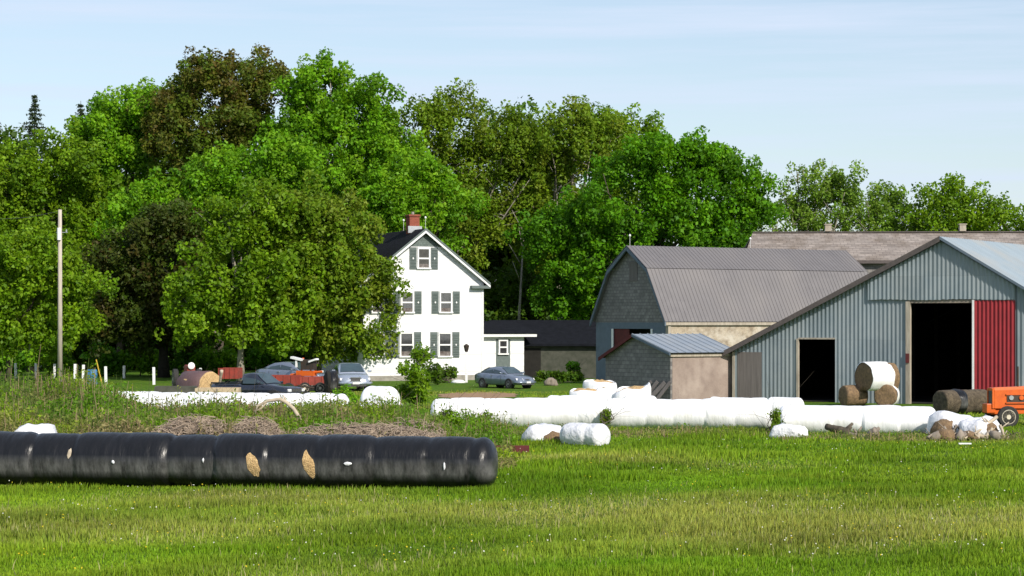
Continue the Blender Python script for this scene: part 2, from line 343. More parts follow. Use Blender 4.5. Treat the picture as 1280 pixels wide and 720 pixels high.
def ground_mat():
    m = bpy.data.materials.new('pasture'); m.use_nodes = True
    nt = m.node_tree; L = nt.links.new; b = nt.nodes['Principled BSDF']; b.inputs['Roughness'].default_value = .95
    b.inputs['Specular IOR Level'].default_value = .1
    tc = nn(nt, 'ShaderNodeTexCoord')
    def noise(sx, sy, scale, det=5):
        mp = nn(nt, 'ShaderNodeMapping'); mp.inputs['Scale'].default_value = (sx, sy, 1); L(tc.outputs['Object'], mp.inputs['Vector'])
        n = nn(nt, 'ShaderNodeTexNoise', Scale=scale, Detail=det, Roughness=.65); L(mp.outputs[0], n.inputs['Vector']); return n.outputs['Fac']
    def ramp(s, a, bb):
        r = nn(nt, 'ShaderNodeMapRange'); r.inputs[1].default_value = a; r.inputs[2].default_value = bb; L(s, r.inputs[0]); return r.outputs[0]
    def mix(f, a, bb):
        x = nn(nt, 'ShaderNodeMix', data_type='RGBA'); L(f, x.inputs[0])
        for i, q in ((6, a), (7, bb)):
            if isinstance(q, tuple): x.inputs[i].default_value = c4(q)
            else: L(q, x.inputs[i])
        return x.outputs[2]
    c = mix(ramp(noise(1, 1, .25), .4, .6), (.08, .18, .008), (.13, .21, .012))
    c = mix(ramp(noise(1, .8, .9), .5, .72), c, (.14, .16, .045))
    c = mix(ramp(noise(1, 1, 6), .35, .7), c, (.035, .085, .01))
    L(c, b.inputs['Base Color'])
    bp = nn(nt, 'ShaderNodeBump', Strength=.8, Distance=.1); L(noise(1, 1, 9), bp.inputs['Height']); L(bp.outputs[0], b.inputs['Normal'])
    return m
tag(g.build('ground', ground_mat(), smooth=True), kind='structure')

def patch(name, px0, px1, py0, py1, m, seed, z=.05):
    Y0, Y1 = GY(py1), GY(py0); b = MB(); n = 40; rnd = random.Random(seed)
    cx, cy = PX((px0 + px1) / 2, (Y0 + Y1) / 2), (Y0 + Y1) / 2; rx = (px1 - px0) / 2 * cy / F; ry = (Y1 - Y0) / 2
    vs = [(math.cos(2 * math.pi * i / n) * rx * rnd.uniform(.85, 1.1), math.sin(2 * math.pi * i / n) * ry * rnd.uniform(.8, 1.1), 0) for i in range(n)]
    b.add(vs, [tuple(range(n))]); return tag(b.build(name, m, loc=(cx, cy, z)), kind='structure')
patch('dirt_track', 548, 648, 489.5, 499, M['soil'], 1, .012)

# ---- grass in the field: blades, seed heads, dandelions
rng = np.random.default_rng(11)
def vnoise(x, y, f, seed):
    r = np.random.default_rng(seed); s = np.zeros_like(x)
    for k in range(7):
        a, b, c = r.normal(size=2) * f, r.uniform(0, 6.28), r.uniform(.6, 1.2)
        s += c * np.sin(a[0] * x + a[1] * y + b)
    return s / 3.2
def scatter(n, y0, y1, pw=1.0, marg=1.12):
    y = y0 + (y1 - y0) * rng.random(n) ** pw
    return (rng.random(n) * 2 - 1) * (650 / F * y * marg + .5), y
def blades(name, x, y, h, w, cols, tipc=None, lean=.35, parent=None):
    n = len(x); z = gz(x, y); a = rng.uniform(0, 2 * math.pi, n); dx, dy = np.cos(a), np.sin(a)
    la = rng.uniform(0, 2 * math.pi, n); ll = h * lean * rng.random(n)
    b = np.c_[x, y, z - .01]; t = b + np.c_[np.cos(la) * ll, np.sin(la) * ll, h]; m = b * .5 + t * .5 - np.c_[np.cos(la) * ll, np.sin(la) * ll, 0 * h] * .2
    wv = np.c_[dx, dy, 0 * dx] * w[:, None] / 2
    V = np.stack([b - wv * .7, b + wv * .7, m + wv, t, m - wv], 1).reshape(-1, 3)
    Fc = np.arange(n * 5).reshape(-1, 5)
    return npmesh(name, V, Fc, np.repeat(cols, 5, 0), M['grass'])
def mixc(a, b, t): return a * (1 - t[:, None]) + b * t[:, None]
def grass_cols(x, y):
    c = mixc(np.array([[.115, .225, .005]]), np.array([[.19, .285, .014]]), np.clip(vnoise(x, y * .7, .7, 3) * .5 + .5, 0, 1))
    dry = np.clip(vnoise(x * .6, y * .5, .9, 5) * .6 + .5 * vnoise(x * .3, y * .35, .6, 6) + .22 + .55 * np.exp(-((y - 46) / 5.0) ** 2) - .4 * np.exp(-((y - 62) / 6.0) ** 2) - .12, 0, 1) * .72
    c = mixc(c, np.array([[.31, .315, .065]]), dry)
    c = c * (1 + .22 * vnoise(x, y * .9, 1.3, 71))[:, None].clip(.6, 1.3) * rng.uniform(.65, 1.3, (len(x), 1)) * rng.uniform(.92, 1.08, (len(x), 3)); return c, dry
for (nm, n, y0, y1, hh, ww, pw, lab) in (('grass', 330000, 32, 58, .115, .02, 1.25, 'short green pasture grass across the foreground'),
                                ('grass', 190000, 56, 90, .14, .03, 1.1, 'green grass between the bale rows'),
                                ('grass', 60000, 88, 128, .10, .06, 1.0, 'mown yard grass in front of the buildings')):
    x, y = scatter(n, y0, y1, pw)
    c, dry = grass_cols(x, y)
    h = hh * (.5 + .8 * np.clip(vnoise(x, y, 1.3, 9) + .4, 0, 1.4)) * rng.uniform(.5, 1.4, n)
    k = ~((y > 57) & (x < -.5) & (y < 62) & (rng.random(n) < .5))
    if y0 > 80:
        k &= ~((y > 102) & (x > 10)) & ~((np.abs(x - PX(598, 119)) < 2.2) & (np.abs(y - 119.5) < 5))
    o = blades(nm, x[k], y[k], h[k], rng.uniform(.6, 1.3, n)[k] * ww, c[k]); tag(o, lab, 'grass', kind='stuff')
# seed heads
x, y = scatter(26000, 33, 80, 1.3); d = grass_cols(x, y)[1]; k = rng.random(len(x)) < (d * 1.3 + .05); x, y = x[k], y[k]
o = blades('seed_grass', x, y, rng.uniform(.10, .22, len(x)), rng.uniform(.008, .018, len(x)), np.array([[.38, .36, .15]]) * rng.uniform(.6, 1.2, (len(x), 1)))
tag(o, 'pale dry seed stalks standing in the pasture', 'grass', kind='stuff')
# dandelions and clocks
x, y = scatter(1300, 33, 75, 1.1); kk = vnoise(x, y, .8, 21) > -.1; x, y = x[kk], y[kk]; z = gz(x, y) + rng.uniform(.08, .2, len(x))
Vd, Fd = leaf_quads(np.c_[x, y, z], unit(np.c_[x * 0, x * 0 - .8, x * 0 + .6] + rng.normal(size=(len(x), 3)) * .2), rng.uniform(.02, .042, len(x)), rng.uniform(.02, .035, len(x)), rng)
fc = np.where(rng.random((len(x), 1)) < .5, np.array([[.6, .48, .02]]), np.array([[.62, .62, .55]]))
tag(npmesh('dandelions', Vd, Fd, np.repeat(fc, 4, 0), M['grass']), 'yellow and white dandelion heads dotted in the grass', 'flowers', kind='stuff')

# ---- tall weeds on the bank behind the black bale row and along the white bales
def weeds(name, label, n, fx, fh, leafs, size, seed, palw, group=None):
    r = np.random.default_rng(seed); x, y = fx(n, r); h = fh(x, y, r)
    idx = np.repeat(np.arange(n), leafs); u = r.random(len(idx))
    p = np.c_[x[idx], y[idx], gz(x[idx], y[idx]) + h[idx] * u] + r.normal(size=(len(idx), 3)) * np.array([.11, .11, .03])
    nr = unit(r.normal(size=p.shape) + np.array([0, -.3, .5])); ln = size * r.uniform(.6, 1.5, len(idx))
    V, Fc = leaf_quads(p, nr, ln, ln * r.uniform(.25, .5, len(idx)), r)
    c = palw(x[idx], y[idx], r)
    C = np.repeat(c, 4, 0)
    ns = n; st = np.c_[x, y, gz(x, y)]; tp = st + np.c_[r.normal(size=(n, 2)) * .1 * h[:, None], h]
    w = r.uniform(.012, .025, n)[:, None] * np.array([[1, 0, 0]])
    V2 = np.stack([st - w, st + w, tp + w * .3, tp - w * .3], 1).reshape(-1, 3)
    dr = r.random((n, 1)) < .35
    c2 = np.where(dr, np.array([[.33, .24, .14]]), np.array([[.10, .15, .03]])) * r.uniform(.6, 1.2, (n, 1))
    V = np.r_[V, V2]; Fc = np.r_[Fc, np.arange(len(V2)).reshape(-1, 4) + len(Fc) * 4]
    return tag(npmesh(name, V, Fc, np.r_[C, np.repeat(c2, 4, 0)], M['leaf']), label, 'weeds', group, 'stuff')
def bank_xy(n, r):
    Y = r.uniform(59, 84, n); px = r.uniform(-60, 640, n); k = r.random(n) < (.35 + .65 * (1 - sm(px, 480, 640)))
    px = np.where(k, px, r.uniform(-60, 450, n)); return PX(px, Y), Y
def bank_h(x, y, r):
    px = x / y * F + 640; b = .56 + .5 * (1 - sm(px, 90, 190)) * sm(y, 62, 72) + .18 * np.clip(vnoise(x, y, .8, 31), -1, 1)
    b = b * (1 - .3 * (sm(px, 180, 210)) * (1 - sm(y, 62.5, 66))) * (1 + .35 * np.clip(vnoise(x, y, 1.8, 36), -1, 1)) * (1 - .45 * sm(px, 540, 640)) * np.where(y > 80, .8, 1); return np.clip(b, .15, 2) * r.uniform(.5, 1.25, len(x)) * np.where(r.random(len(x)) < .05, 1.5, 1)
def bank_c(x, y, r):
    t = np.clip(vnoise(x, y * .6, .7, 41) * .6 + .4, 0, 1)
    c = mixc(np.array([[.10, .23, .006]]), np.array([[.20, .29, .012]]), t)
    dry = np.clip(vnoise(x, y, .9, 42) * 1.2 - .1 + .7 * (1 - sm(y, 60, 68)) * sm(x / y * F + 640, 20, 120), 0, 1) * .75
    return mixc(c, np.array([[.30, .22, .12]]), dry) * r.uniform(.6, 1.3, (len(x), 1))
weeds('tall_weeds', 'tangled green and straw coloured weeds on the bank behind the black bales', 17000, bank_xy, bank_h, 17, .12, 51, bank_c)
def strip_xy(n, r):
    px = r.uniform(560, 1330, n); Y = r.uniform(76, 80.5, n) - (px > 975) * 1.6 + (px < 960) * .8; return PX(px, Y), Y
weeds('fringe_weeds', 'thin fringe of weeds along the foot of the white bales', 2600, strip_xy, lambda x, y, r: r.uniform(.05, .2, len(x)) * (1 + .8 * (vnoise(x, y, 1.5, 77) > .5)), 7, .08, 52, bank_c)

# ================================================================= TREES
LF = [  # name, label, px, Y, lobes, palette, seed, extra
 ('leafy_tree', 'yellow-green tree mass at the far left edge, behind the utility pole', 40, 178, [(30, 222, 62, 52), (-25, 235, 50, 60), (88, 212, 42, 42), (70, 285, 62, 62), (0, 310, 60, 60), (70, 360, 55, 60)], 'yellow', 1, {}),
 ('leafy_tree', 'tall green tree left of the brown maple', 150, 183, [(150, 148, 40, 46), (120, 190, 34, 40), (175, 160, 30, 50), (155, 230, 50, 60), (130, 310, 45, 60)], 'bright', 2, {}),
 ('maple_tree', 'large maple with brownish bronze foliage on the skyline', 270, 180, [(262, 150, 60, 60), (275, 118, 58, 52), (228, 142, 45, 44), (318, 112, 36, 46), (250, 180, 66, 42), (310, 180, 45, 45)], 'maple', 3, dict(per=140)),
 ('leafy_tree', 'tallest bright green tree just right of the brown maple', 412, 176, [(404, 118, 50, 44), (450, 148, 42, 42), (375, 160, 36, 46), (420, 200, 74, 55), (472, 205, 38, 52), (445, 260, 60, 50)], 'bright', 4, dict(per=130, twigs=2, bark='bark_pale')),
 ('leafy_tree', 'mid height green tree below the brown maple', 275, 168, [(228, 240, 52, 32), (296, 228, 58, 36), (352, 212, 44, 40), (182, 275, 50, 40), (250, 290, 60, 44)], 'bright', 5, {}),
 ('poplar_tree', 'olive green poplar with pale stems above the house roof', 575, 180, [(508, 172, 30, 46), (650, 215, 34, 60), (535, 165, 40, 42), (582, 160, 38, 42), (628, 172, 34, 46), (555, 225, 50, 50), (612, 235, 44, 60), (580, 300, 50, 50)], 'olive', 6, dict(per=115, density=.95, twigs=4, bark='bark_pale', size=.27, limbs=14)),
 ('leafy_tree', 'green tree directly behind the house chimney', 515, 168, [(500, 240, 46, 45), (545, 262, 42, 48), (515, 305, 60, 50), (470, 300, 50, 50)], 'bright', 7, {}),
 ('poplar_tree', 'tall olive green tree left of the dense green tree by the barn', 700, 181, [(702, 176, 48, 46), (668, 215, 42, 56), (730, 190, 40, 50), (690, 280, 50, 60)], 'olive', 8, dict(per=125, twigs=3, bark='bark_pale', limbs=14)),
 ('leafy_tree', 'green crown rising behind the dense green tree by the barn', 792, 184, [(792, 178, 40, 40), (762, 182, 30, 34), (815, 190, 26, 34), (790, 230, 50, 40)], 'yellow', 9, dict(per=110, twigs=3, bark='bark_pale')),
 ('leafy_tree', 'broad dense dark green tree beside the gambrel barn', 800, 167, [(855, 250, 84, 72), (785, 272, 74, 76), (905, 238, 50, 58), (828, 212, 62, 38), (742, 322, 58, 56), (850, 310, 90, 60), (700, 306, 44, 50), (716, 366, 48, 34), (925, 285, 32, 40)], 'deep', 10, dict(per=150, tr=.5)),
 ('birch_tree', 'airy windblown tree with pale branches above the weathered roof', 1010, 190, [(990, 285, 46, 26), (1000, 238, 38, 38), (1030, 222, 36, 30), (968, 268, 24, 26), (1045, 262, 32, 30)], 'pale', 11, dict(per=85, density=.85, twigs=5, bark='bark_pale', size=.26, pr=.65, limbs=14)),
 ('birch_tree', 'low airy tree between the two roof ventilators', 1110, 192, [(1085, 288, 50, 20), (1105, 262, 36, 32), (1135, 275, 30, 28), (1078, 268, 26, 26)], 'pale', 12, dict(per=85, density=.95, twigs=4, bark='bark_pale', size=.26, pr=.65)),
 ('leafy_tree', 'dark topped tree behind the apex of the large steel barn', 1195, 190, [(1190, 288, 46, 20), (1188, 258, 36, 34), (1222, 264, 34, 30), (1160, 270, 26, 28)], 'yellow', 13, dict(per=70, size=.3, pr=.8)),
 ('leafy_tree', 'low tree at the far right end of the tree line', 1268, 190, [(1262, 286, 30, 24), (1300, 290, 40, 26), (1240, 284, 24, 22)], 'yellow', 14, dict(per=70, size=.3, pr=.8)),
 ('leafy_tree', 'smaller tree with slim bare trunk left of the utility pole', 11, 150, [(18, 352, 62, 48), (66, 372, 36, 52), (-25, 345, 50, 58), (30, 412, 60, 22), (38, 318, 44, 26)], 'yellow', 15, dict(tr=.17, limbs=8)),
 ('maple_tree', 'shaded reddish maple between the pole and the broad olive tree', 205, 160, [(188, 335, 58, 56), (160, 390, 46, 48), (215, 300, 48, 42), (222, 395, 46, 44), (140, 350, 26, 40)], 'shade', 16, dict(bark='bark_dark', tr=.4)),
 ('leafy_tree', 'broad olive green tree with forked trunk behind the dark pickup', 301, 150, [(318, 298, 78, 58), (290, 355, 62, 50), (262, 395, 40, 40), (345, 372, 62, 50), (322, 412, 62, 20)], 'yellow', 17, dict(bark='bark_pale', tr=.27, limbs=16)),
 ('leafy_tree', 'olive green tree overlapping the left corner of the house', 396, 152, [(395, 300, 66, 58), (446, 345, 46, 50), (400, 375, 60, 50), (460, 345, 27, 34), (468, 374, 22, 28), (472, 408, 22, 22), (458, 392, 30, 34), (440, 425, 40, 20), (385, 425, 36, 22), (360, 270, 40, 30)], 'olive', 18, dict(bark='bark', tr=.32, limbs=12)),
]
for nm, lab, px, Y, lobes, pal, sd, ex in LF: tree(nm, lab, px, Y, lobes, pal, sd, **ex)
# second row of trees, deep in the wood
back = [(430, 210, 80, 70), (240, 230, 80, 60), (640, 235, 70, 70), (-20, 260, 90, 90), (90, 290, 80, 90), (190, 300, 80, 90), (300, 290, 80, 90), (400, 300, 80, 90), (500, 320, 70, 100), (590, 320, 60, 100), (665, 330, 55, 100), (740, 320, 70, 90), (850, 330, 80, 80), (940, 320, 50, 40)]
bl = ['below the tallest green tree', 'below the brown maple crown', 'between the two poplars', 'at the far left', 'behind the utility pole', 'behind the reddish maple', 'behind the forked tree', 'behind the tree at the house corner', 'behind the chimney', 'behind the house gable', 'above the porch roof', 'above the low dark shed', 'behind the gambrel barn gable', 'at the left end of the weathered roof']
for i, (a, b, c, d) in enumerate(back):
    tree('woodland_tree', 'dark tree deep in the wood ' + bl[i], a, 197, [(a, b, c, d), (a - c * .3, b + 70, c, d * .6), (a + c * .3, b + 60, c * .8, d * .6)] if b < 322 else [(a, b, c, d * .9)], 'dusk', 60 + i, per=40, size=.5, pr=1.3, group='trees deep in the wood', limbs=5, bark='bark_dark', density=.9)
# bare leaning stems in the gap right of the house
for i, (a, b, t, lab) in enumerate(((655, 646, 285, 'pale leaning'),)):
    Y = 171 + i; m = MB(); x0 = PX(b, Y)
    m.tube([(0, 0, 0), (.2, 0, 5), (PX(a, Y) - x0, 0, PZ(t, Y))], [.14, .1, .04], 7)
    for q in range(4):
        z = 7 + q * 1.3; m.tube([((PX(a, Y) - x0) * z / 13, 0, z), (random.uniform(-1.2, 1.2) + (PX(a, Y) - x0) * z / 13, -.4, z + 1.6)], [.05, .02], 5)
    tag(m.build('bare_trunk', M['bark_pale'], loc=(x0, Y, 0), smooth=True), lab + ' bare trunk in the dark gap right of the house', 'tree trunk')
# spruces
def spruce(px, top, Y, w, label, seed):
    rng = np.random.default_rng(seed); root = thing('spruce_tree', label, 'tree', (PX(px, Y), Y, 0)); h = PZ(top, Y); P = []; N = []; S = []
    wd = MB(); wd.tube([(0, 0, 0), (0, 0, h)], [.28, .02], 7)
    for z in np.arange(h * .35, h - .2, .38):
        u = (h - z) / h; rr = w * (u / .65) ** .8 * rng.uniform(.75, 1.15)
        for q in range(int(6 + 7 * u)):
            a = rng.uniform(0, 6.28); l = rr * rng.uniform(.6, 1.15)
            wd.tube([(0, 0, z), (math.cos(a) * l, math.sin(a) * l, z - .12 * l)], [.03, .01], 4)
            n = int(10 + l * 14); t = rng.random(n) ** .8
            P.append(np.c_[np.cos(a) * l * t, np.sin(a) * l * t, z - .12 * l * t] + rng.normal(size=(n, 3)) * [.1, .1, .08])
    P = np.concatenate(P); n = len(P)
    V, Fc = leaf_quads(P, unit(rng.normal(size=(n, 3)) * .6 + [0, 0, .7]), rng.uniform(.2, .4, n), rng.uniform(.08, .16, n), rng)
    pal = np.array(PAL['spruce']); C = pal[rng.integers(0, 3, n)] * rng.uniform(.7, 1.3, (n, 1))
    wd.build('trunk', M['bark_dark'], root); npmesh('crown', V, Fc, np.repeat(C, 4, 0), M['leaf'], root)
spruce(43, 118, 200, 4.6, 'narrow dark spruce poking above the left tree line', 1)
spruce(101, 126, 204, 3.0, 'thin spruce spire left of the tall green tree', 2)
spruce(-3, 150, 200, 3.4, 'spruce tip at the left edge of the photo', 3)
# shrubs and saplings
def shrub(name, label, px, py_base, lobes, pal, seed, per=70, size=.16, pr=.28, cat='shrub', group=None, Y=None, **k):
    return tree(name, label, px, Y or GY(py_base), lobes, pal, seed, per=per, size=size, pr=pr, limbs=len(lobes) + 3, tr=.05, cat=cat, group=group, fill=.3, **k)
shrub('sapling_tree', 'leafy sapling standing before the white house gable', 519, 515, [(524, 446, 13, 15), (515, 466, 13, 16), (528, 476, 12, 18), (520, 496, 17, 18), (506, 488, 8, 12)], 'yellow', 80, per=60, pr=.34, size=.17)
shrub('shrub', 'round bright shrub below the silver saloon', 430, 515, [(428, 492, 15, 11), (440, 502, 14, 10), (414, 505, 14, 9)], 'bright', 81, per=40)
shrub('shrub', 'small leafy shrub before the middle of the white bale row', 759, 534, [(759, 517, 6, 5), (755, 526, 8, 7)], 'olive', 82, Y=80.5, per=26, size=.12, pr=.18)
shrub('shrub', 'small leafy shrub at the joint in the white bale row', 965, 538, [(966, 520, 7, 7), (970, 530, 8, 6)], 'olive', 83, Y=79, per=30, size=.12, pr=.2)
shrub('shrub', 'low shrub at the left foundation of the house', 562, 479, [(562, 469, 15, 6), (543, 470, 13, 6)], 'dusk', 84, Y=146, pr=.4, size=.24)
shrub('shrub', 'dark round shrub beside the lamp post', 548, 482, [(546, 466, 8, 9)], 'dusk', 85, Y=142, pr=.4, size=.24)
shrub('shrub', 'dark round shrub before the low concrete wall', 718, 478, [(718, 461, 8, 10)], 'deep', 86, Y=147, pr=.35, size=.24)
shrub('shrub', 'low hedge plant right of the blue grey saloon', 700, 480, [(690, 470, 20, 5), (720, 472, 22, 5)], 'dusk', 87, Y=145, pr=.3, size=.22)
shrub('shrub', 'young plant growing from the weeds left of the round shrub', 605, 538, [(603, 521, 8, 8), (590, 528, 9, 7)], 'yellow', 88, per=24, size=.13, pr=.18)
UB = [(20, 430, 60, 40, 'far back at the left edge', 186), (105, 425, 50, 45, 'far back behind the barrel', 187), (170, 425, 50, 45, 'far back right of the barrel', 186), (230, 425, 50, 45, 'far back behind the netted bale', 188), (290, 425, 50, 45, 'far back behind the forked trunk', 186), (350, 425, 50, 45, 'far back behind the hay machine', 187), (410, 425, 50, 45, 'far back behind the silver saloon', 186), (640, 400, 50, 65, 'far back above the porch roof', 187), (720, 400, 60, 65, 'far back above the low shed', 186),
      (130, 448, 26, 18, 'behind the blue barrel'), (175, 445, 30, 20, 'between two white posts'), (238, 448, 28, 22, 'behind the wrapped bale'), (275, 448, 26, 16, 'left of the forked trunk'),
      (335, 445, 26, 18, 'behind the red wagon'), (60, 448, 30, 18, 'at the foot of the pole'), (0, 450, 30, 16, 'at the left edge'), (668, 430, 20, 30, 'between porch and low shed')]
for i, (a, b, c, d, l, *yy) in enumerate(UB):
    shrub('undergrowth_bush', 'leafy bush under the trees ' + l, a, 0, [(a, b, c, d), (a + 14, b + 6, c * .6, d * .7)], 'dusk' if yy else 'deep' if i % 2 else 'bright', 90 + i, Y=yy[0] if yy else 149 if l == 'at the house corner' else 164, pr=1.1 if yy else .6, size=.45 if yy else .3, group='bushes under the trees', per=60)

# ================================================================= HOUSE
Yh = 152
house = thing('farmhouse', 'white clapboard farmhouse with dark roof and green-grey shutters', 'house', (PX(530, Yh), Yh, 0), R(22))
hw = on_wall(house, 604, 400)[0]; Lh = 9.5
zr = on_wall(house, 530, 289)[1]; ze = on_wall(house, 604, 352)[1]
pit = (zr - ze) / hw
m = MB(); m.prism([(-hw, 0), (hw, 0), (hw, ze), (0, zr), (-hw, ze)], 0, Lh)
wall = m.build('wall', M['white_clap'], house)
# green-grey shingled peak, proud of the wall
zg = on_wall(house, 530, 308)[1]; wg = (zr - zg) / pit
MB().prism([(-wg, zg), (wg, zg), (0, zr)], -.03, -.004).build('gable_shingles', M['green_shingle'], house)
r = MB(); ov = .38; t = .12
for s_ in (-1, 1):
    xe = s_ * (hw + ov); zz = ze - pit * ov
    r.slab((0, -ov, zr + t + .05), (0, Lh + ov, zr + t + .05), (xe, Lh + ov, zz + t + .05), (xe, -ov, zz + t + .05), t)
roof = r.build('roof', M['black_roof'], house)
tr_ = MB()
for s_ in (-1, 1):                                     # raking trim boards and eave returns
    xe = s_ * (hw + ov)
    tr_.prism([(0, zr + .04), (xe, ze - pit * ov + .04), (xe, ze - pit * ov - .12), (0, zr - .13)], -ov - .03, -ov - .003)
tr_.build('rake_trim', M['white'], house)
g2 = MB()
for s_ in (-1, 1):
    xe = s_ * (hw + ov); g2.prism([(0, zr + .2), (xe, ze - pit * ov + .2), (xe, ze - pit * ov + .06), (0, zr + .06)], -ov - .06, -ov - .003)
    g2.bx(min(s_ * (hw - .95), xe), max(s_ * (hw - .95), xe), -ov, -.004, ze - pit * ov - .18, ze - pit * ov + .02)
g2.build('eave_trim', M['green_trim'], house)
sf = MB()
for s_ in (-1, 1):
    a_, b_ = s_ * (hw + .003), s_ * (hw + ov); zz = ze - pit * ov
    MB().bx(min(a_, b_), max(a_, b_), .1, Lh, zz - .08, zz + .03).build('soffit', M['white'], house)
    MB().bx(min(s_ * (hw - .14), s_ * (hw + .02)), max(s_ * (hw - .14), s_ * (hw + .02)), -.035, -.004, .36, ze - .1).build('corner_board', M['white'], house)
MB().bx(-hw - .05, hw + .05, -.06, Lh + .05, 0, .35).build('foundation', M['concrete'], house)
def window(cx, cz, w, h, shut=True, y=-.0, par=house):
    f = MB(); t = .1
    f.bx(cx - w / 2 - t, cx + w / 2 + t, y - .09, y - .004, cz + h / 2, cz + h / 2 + t * 1.4)
    f.bx(cx - w / 2 - t - .05, cx + w / 2 + t + .05, y - .14, y - .004, cz - h / 2 - t, cz - h / 2)
    for s_ in (-1, 1): f.bx(cx + s_ * (w / 2 + t / 2) - t / 2, cx + s_ * (w / 2 + t / 2) + t / 2, y - .08, y - .004, cz - h / 2, cz + h / 2)
    f.bx(cx - w / 2, cx + w / 2, y - .07, y - .004, cz - .05, cz + .05)
    wo = f.build('window', M['white'], par)
    MB().bx(cx - w / 2, cx + w / 2, y - .02, y - .003, cz + .05, cz + h / 2).build('pane', M['glass'], wo)
    MB().bx(cx - w / 2, cx + w / 2, y - .035, y - .003, cz - h / 2, cz - .05).build('pane', M['glass'], wo)
    if shut:
        MB().bx(cx - w / 2, cx + w / 2, y - .0365, y - .0355, cz - h / 2, cz - h / 2 + h * .2).build('curtain', M['curtain'], wo)
        for s_ in (-1, 1):
            sh = MB(); x0 = cx + s_ * (w / 2 + t + .06 + .25)
            sh.bx(x0 - .25, x0 + .25, y - .05, y - .004, cz - h / 2 - .12, cz + h / 2 + .12)
            for k in range(13):
                zz = cz - h / 2 - .02 + k * (h - .0) / 12.5
                sh.box((x0, y - .056, zz), (.38, .03, .06), rx=R(30))
            so = sh.build('shutter', M['green_trim'], par)
            dm = MB(); dm.prism([(x0 - .06, cz), (x0, cz - .08), (x0 + .06, cz), (x0, cz + .08)], y - .085, y - .075)
            dm.build('emblem', M['white'], so)
for (px, py, ww, hh) in ((529.5, 323, .72, 1.25), (557, 378, .72, 1.28), (509, 378, .72, 1.28), (556, 431, .78, 1.5), (508, 431, .78, 1.5), (472, 378, .72, 1.28), (472, 431, .78, 1.5)):
    cx, cz = on_wall(house, px, py); window(cx, cz, ww, hh)
# chimney on the ridge, further back
cb = MB(); cyl = 1.9
cb.bx(-.36, .36, cyl, cyl + .75, zr - .5, zr + 1.08); cb.bx(-.42, .42, cyl - .06, cyl + .81, zr + 1.08, zr + 1.22)
ch = cb.build('chimney', M['brick'], house, bevel=.01)
MB().bx(-.5, .5, cyl - .1, cyl - .004, zr - .05, zr + .42).build('flashing', M['metal_flash'], ch)
MB().tube([(0, cyl + .4, zr + 1.2), (0, cyl + .4, zr + 1.42)], .1, 10).build('chimney_pot', M['concrete'], ch)
for yy in (-.3, 4.2):
    q = MB(); q.tube([(0, yy, zr + .15), (0, yy, zr + .85)], .012, 5); q.tube([(0, yy, zr + .82), (0, yy, zr + .88), (0, yy, zr + .96), (0, yy, zr + 1.0)], [.02, .07, .07, .02], 8)
    q.build('lightning_rod', M['white'], house)
# porch wing on the right side
py0 = 2.0
x0 = hw + .004; x1 = on_wall(house, 655, 440, py0)[0]; zt = on_wall(house, 630, 421, py0)[1]
MB().bx(x0, x1, py0, py0 + 3.2, 0, zt).build('porch_wall', M['white_clap'], house)
x2 = on_wall(house, 668, 420, py0)[0]
MB().bx(x0, x2, py0 - .45, py0 + 3.5, zt + .002, zt + .2).build('porch_eave', M['white'], house)
MB().slab((x0, py0 - .5, zt + .28), (x2 + .05, py0 - .5, zt + .28), (x2 - .6, py0 + 2.4, zt + 1.1), (x0, py0 + 2.4, zt + 1.1), .07).build('porch_roof', M['black_roof'], house)
dx0, dz = on_wall(house, 620, 424, py0); dx1 = on_wall(house, 637.5, 424, py0)[0]
MB().bx(dx0, dx1, py0 - .04, py0 - .004, .35, dz).build('porch_door', M['green_trim'], house)
dw = on_wall(house, 628.5, 434, py0); window(dw[0], dw[1], .5, .85, False, py0 - .04)
MB().bx(dx0 - .2, dx1 + .2, py0 - 1.0, py0 - .05, 0, .3).build('doorstep', M['concrete'], house)

# lamp post in front of the gable
Yl = 147
lp = thing('lamp_post', 'white lamp post on the lawn before the farmhouse', 'lamp post', (PX(583, Yl), Yl, 0))
MB().box((0, 0, 1.0), (.16, .16, 2.0)).build('post', M['white'], lp, bevel=.01)
q = MB(); q.tube([(0, 0, 2), (0, 0, 2.1), (0, 0, 2.42), (0, 0, 2.55)], [.08, .13, .2, .02], 8); q.build('lantern', M['iron'], lp)
st_ = MB(); st_.rings([[(.5 * math.cos(a) * k, .4 * math.sin(a) * k, z) for a in [i * .5236 for i in range(12)]] for k, z in ((1, 0), (.9, .12), (.5, .2), (.05, .22))])
tag(st_.build('garden_stone', M['white'], loc=(PX(573, 146), 146, 0), smooth=True), 'flat whitewashed stone lying at the lamp post foot', 'stone')

# low dark shed and wall behind, between house and barn
Ys = 158
sh = thing('low_shed', 'long low shed with black roof and mossy concrete wall, right of the porch', 'shed', (PX(612, Ys), Ys, 0), R(-3))
xe, zt = on_wall(sh, 752, 430); zr2 = on_wall(sh, 700, 400)[1]
MB().bx(0, xe, 0, 6, 0, zt - .05).build('wall', M['concrete_dark'], sh)
MB().slab((-.3, -.4, zt), (xe + .3, -.4, zt), (xe + .3, 4, zr2), (-.3, 4, zr2), .15).build('roof', M['black_roof'], sh)
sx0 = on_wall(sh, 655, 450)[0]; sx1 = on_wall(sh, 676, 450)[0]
MB().bx(sx0, sx1, -.03, -.004, 0, zt - .3).build('doorway', M['interior'], sh)

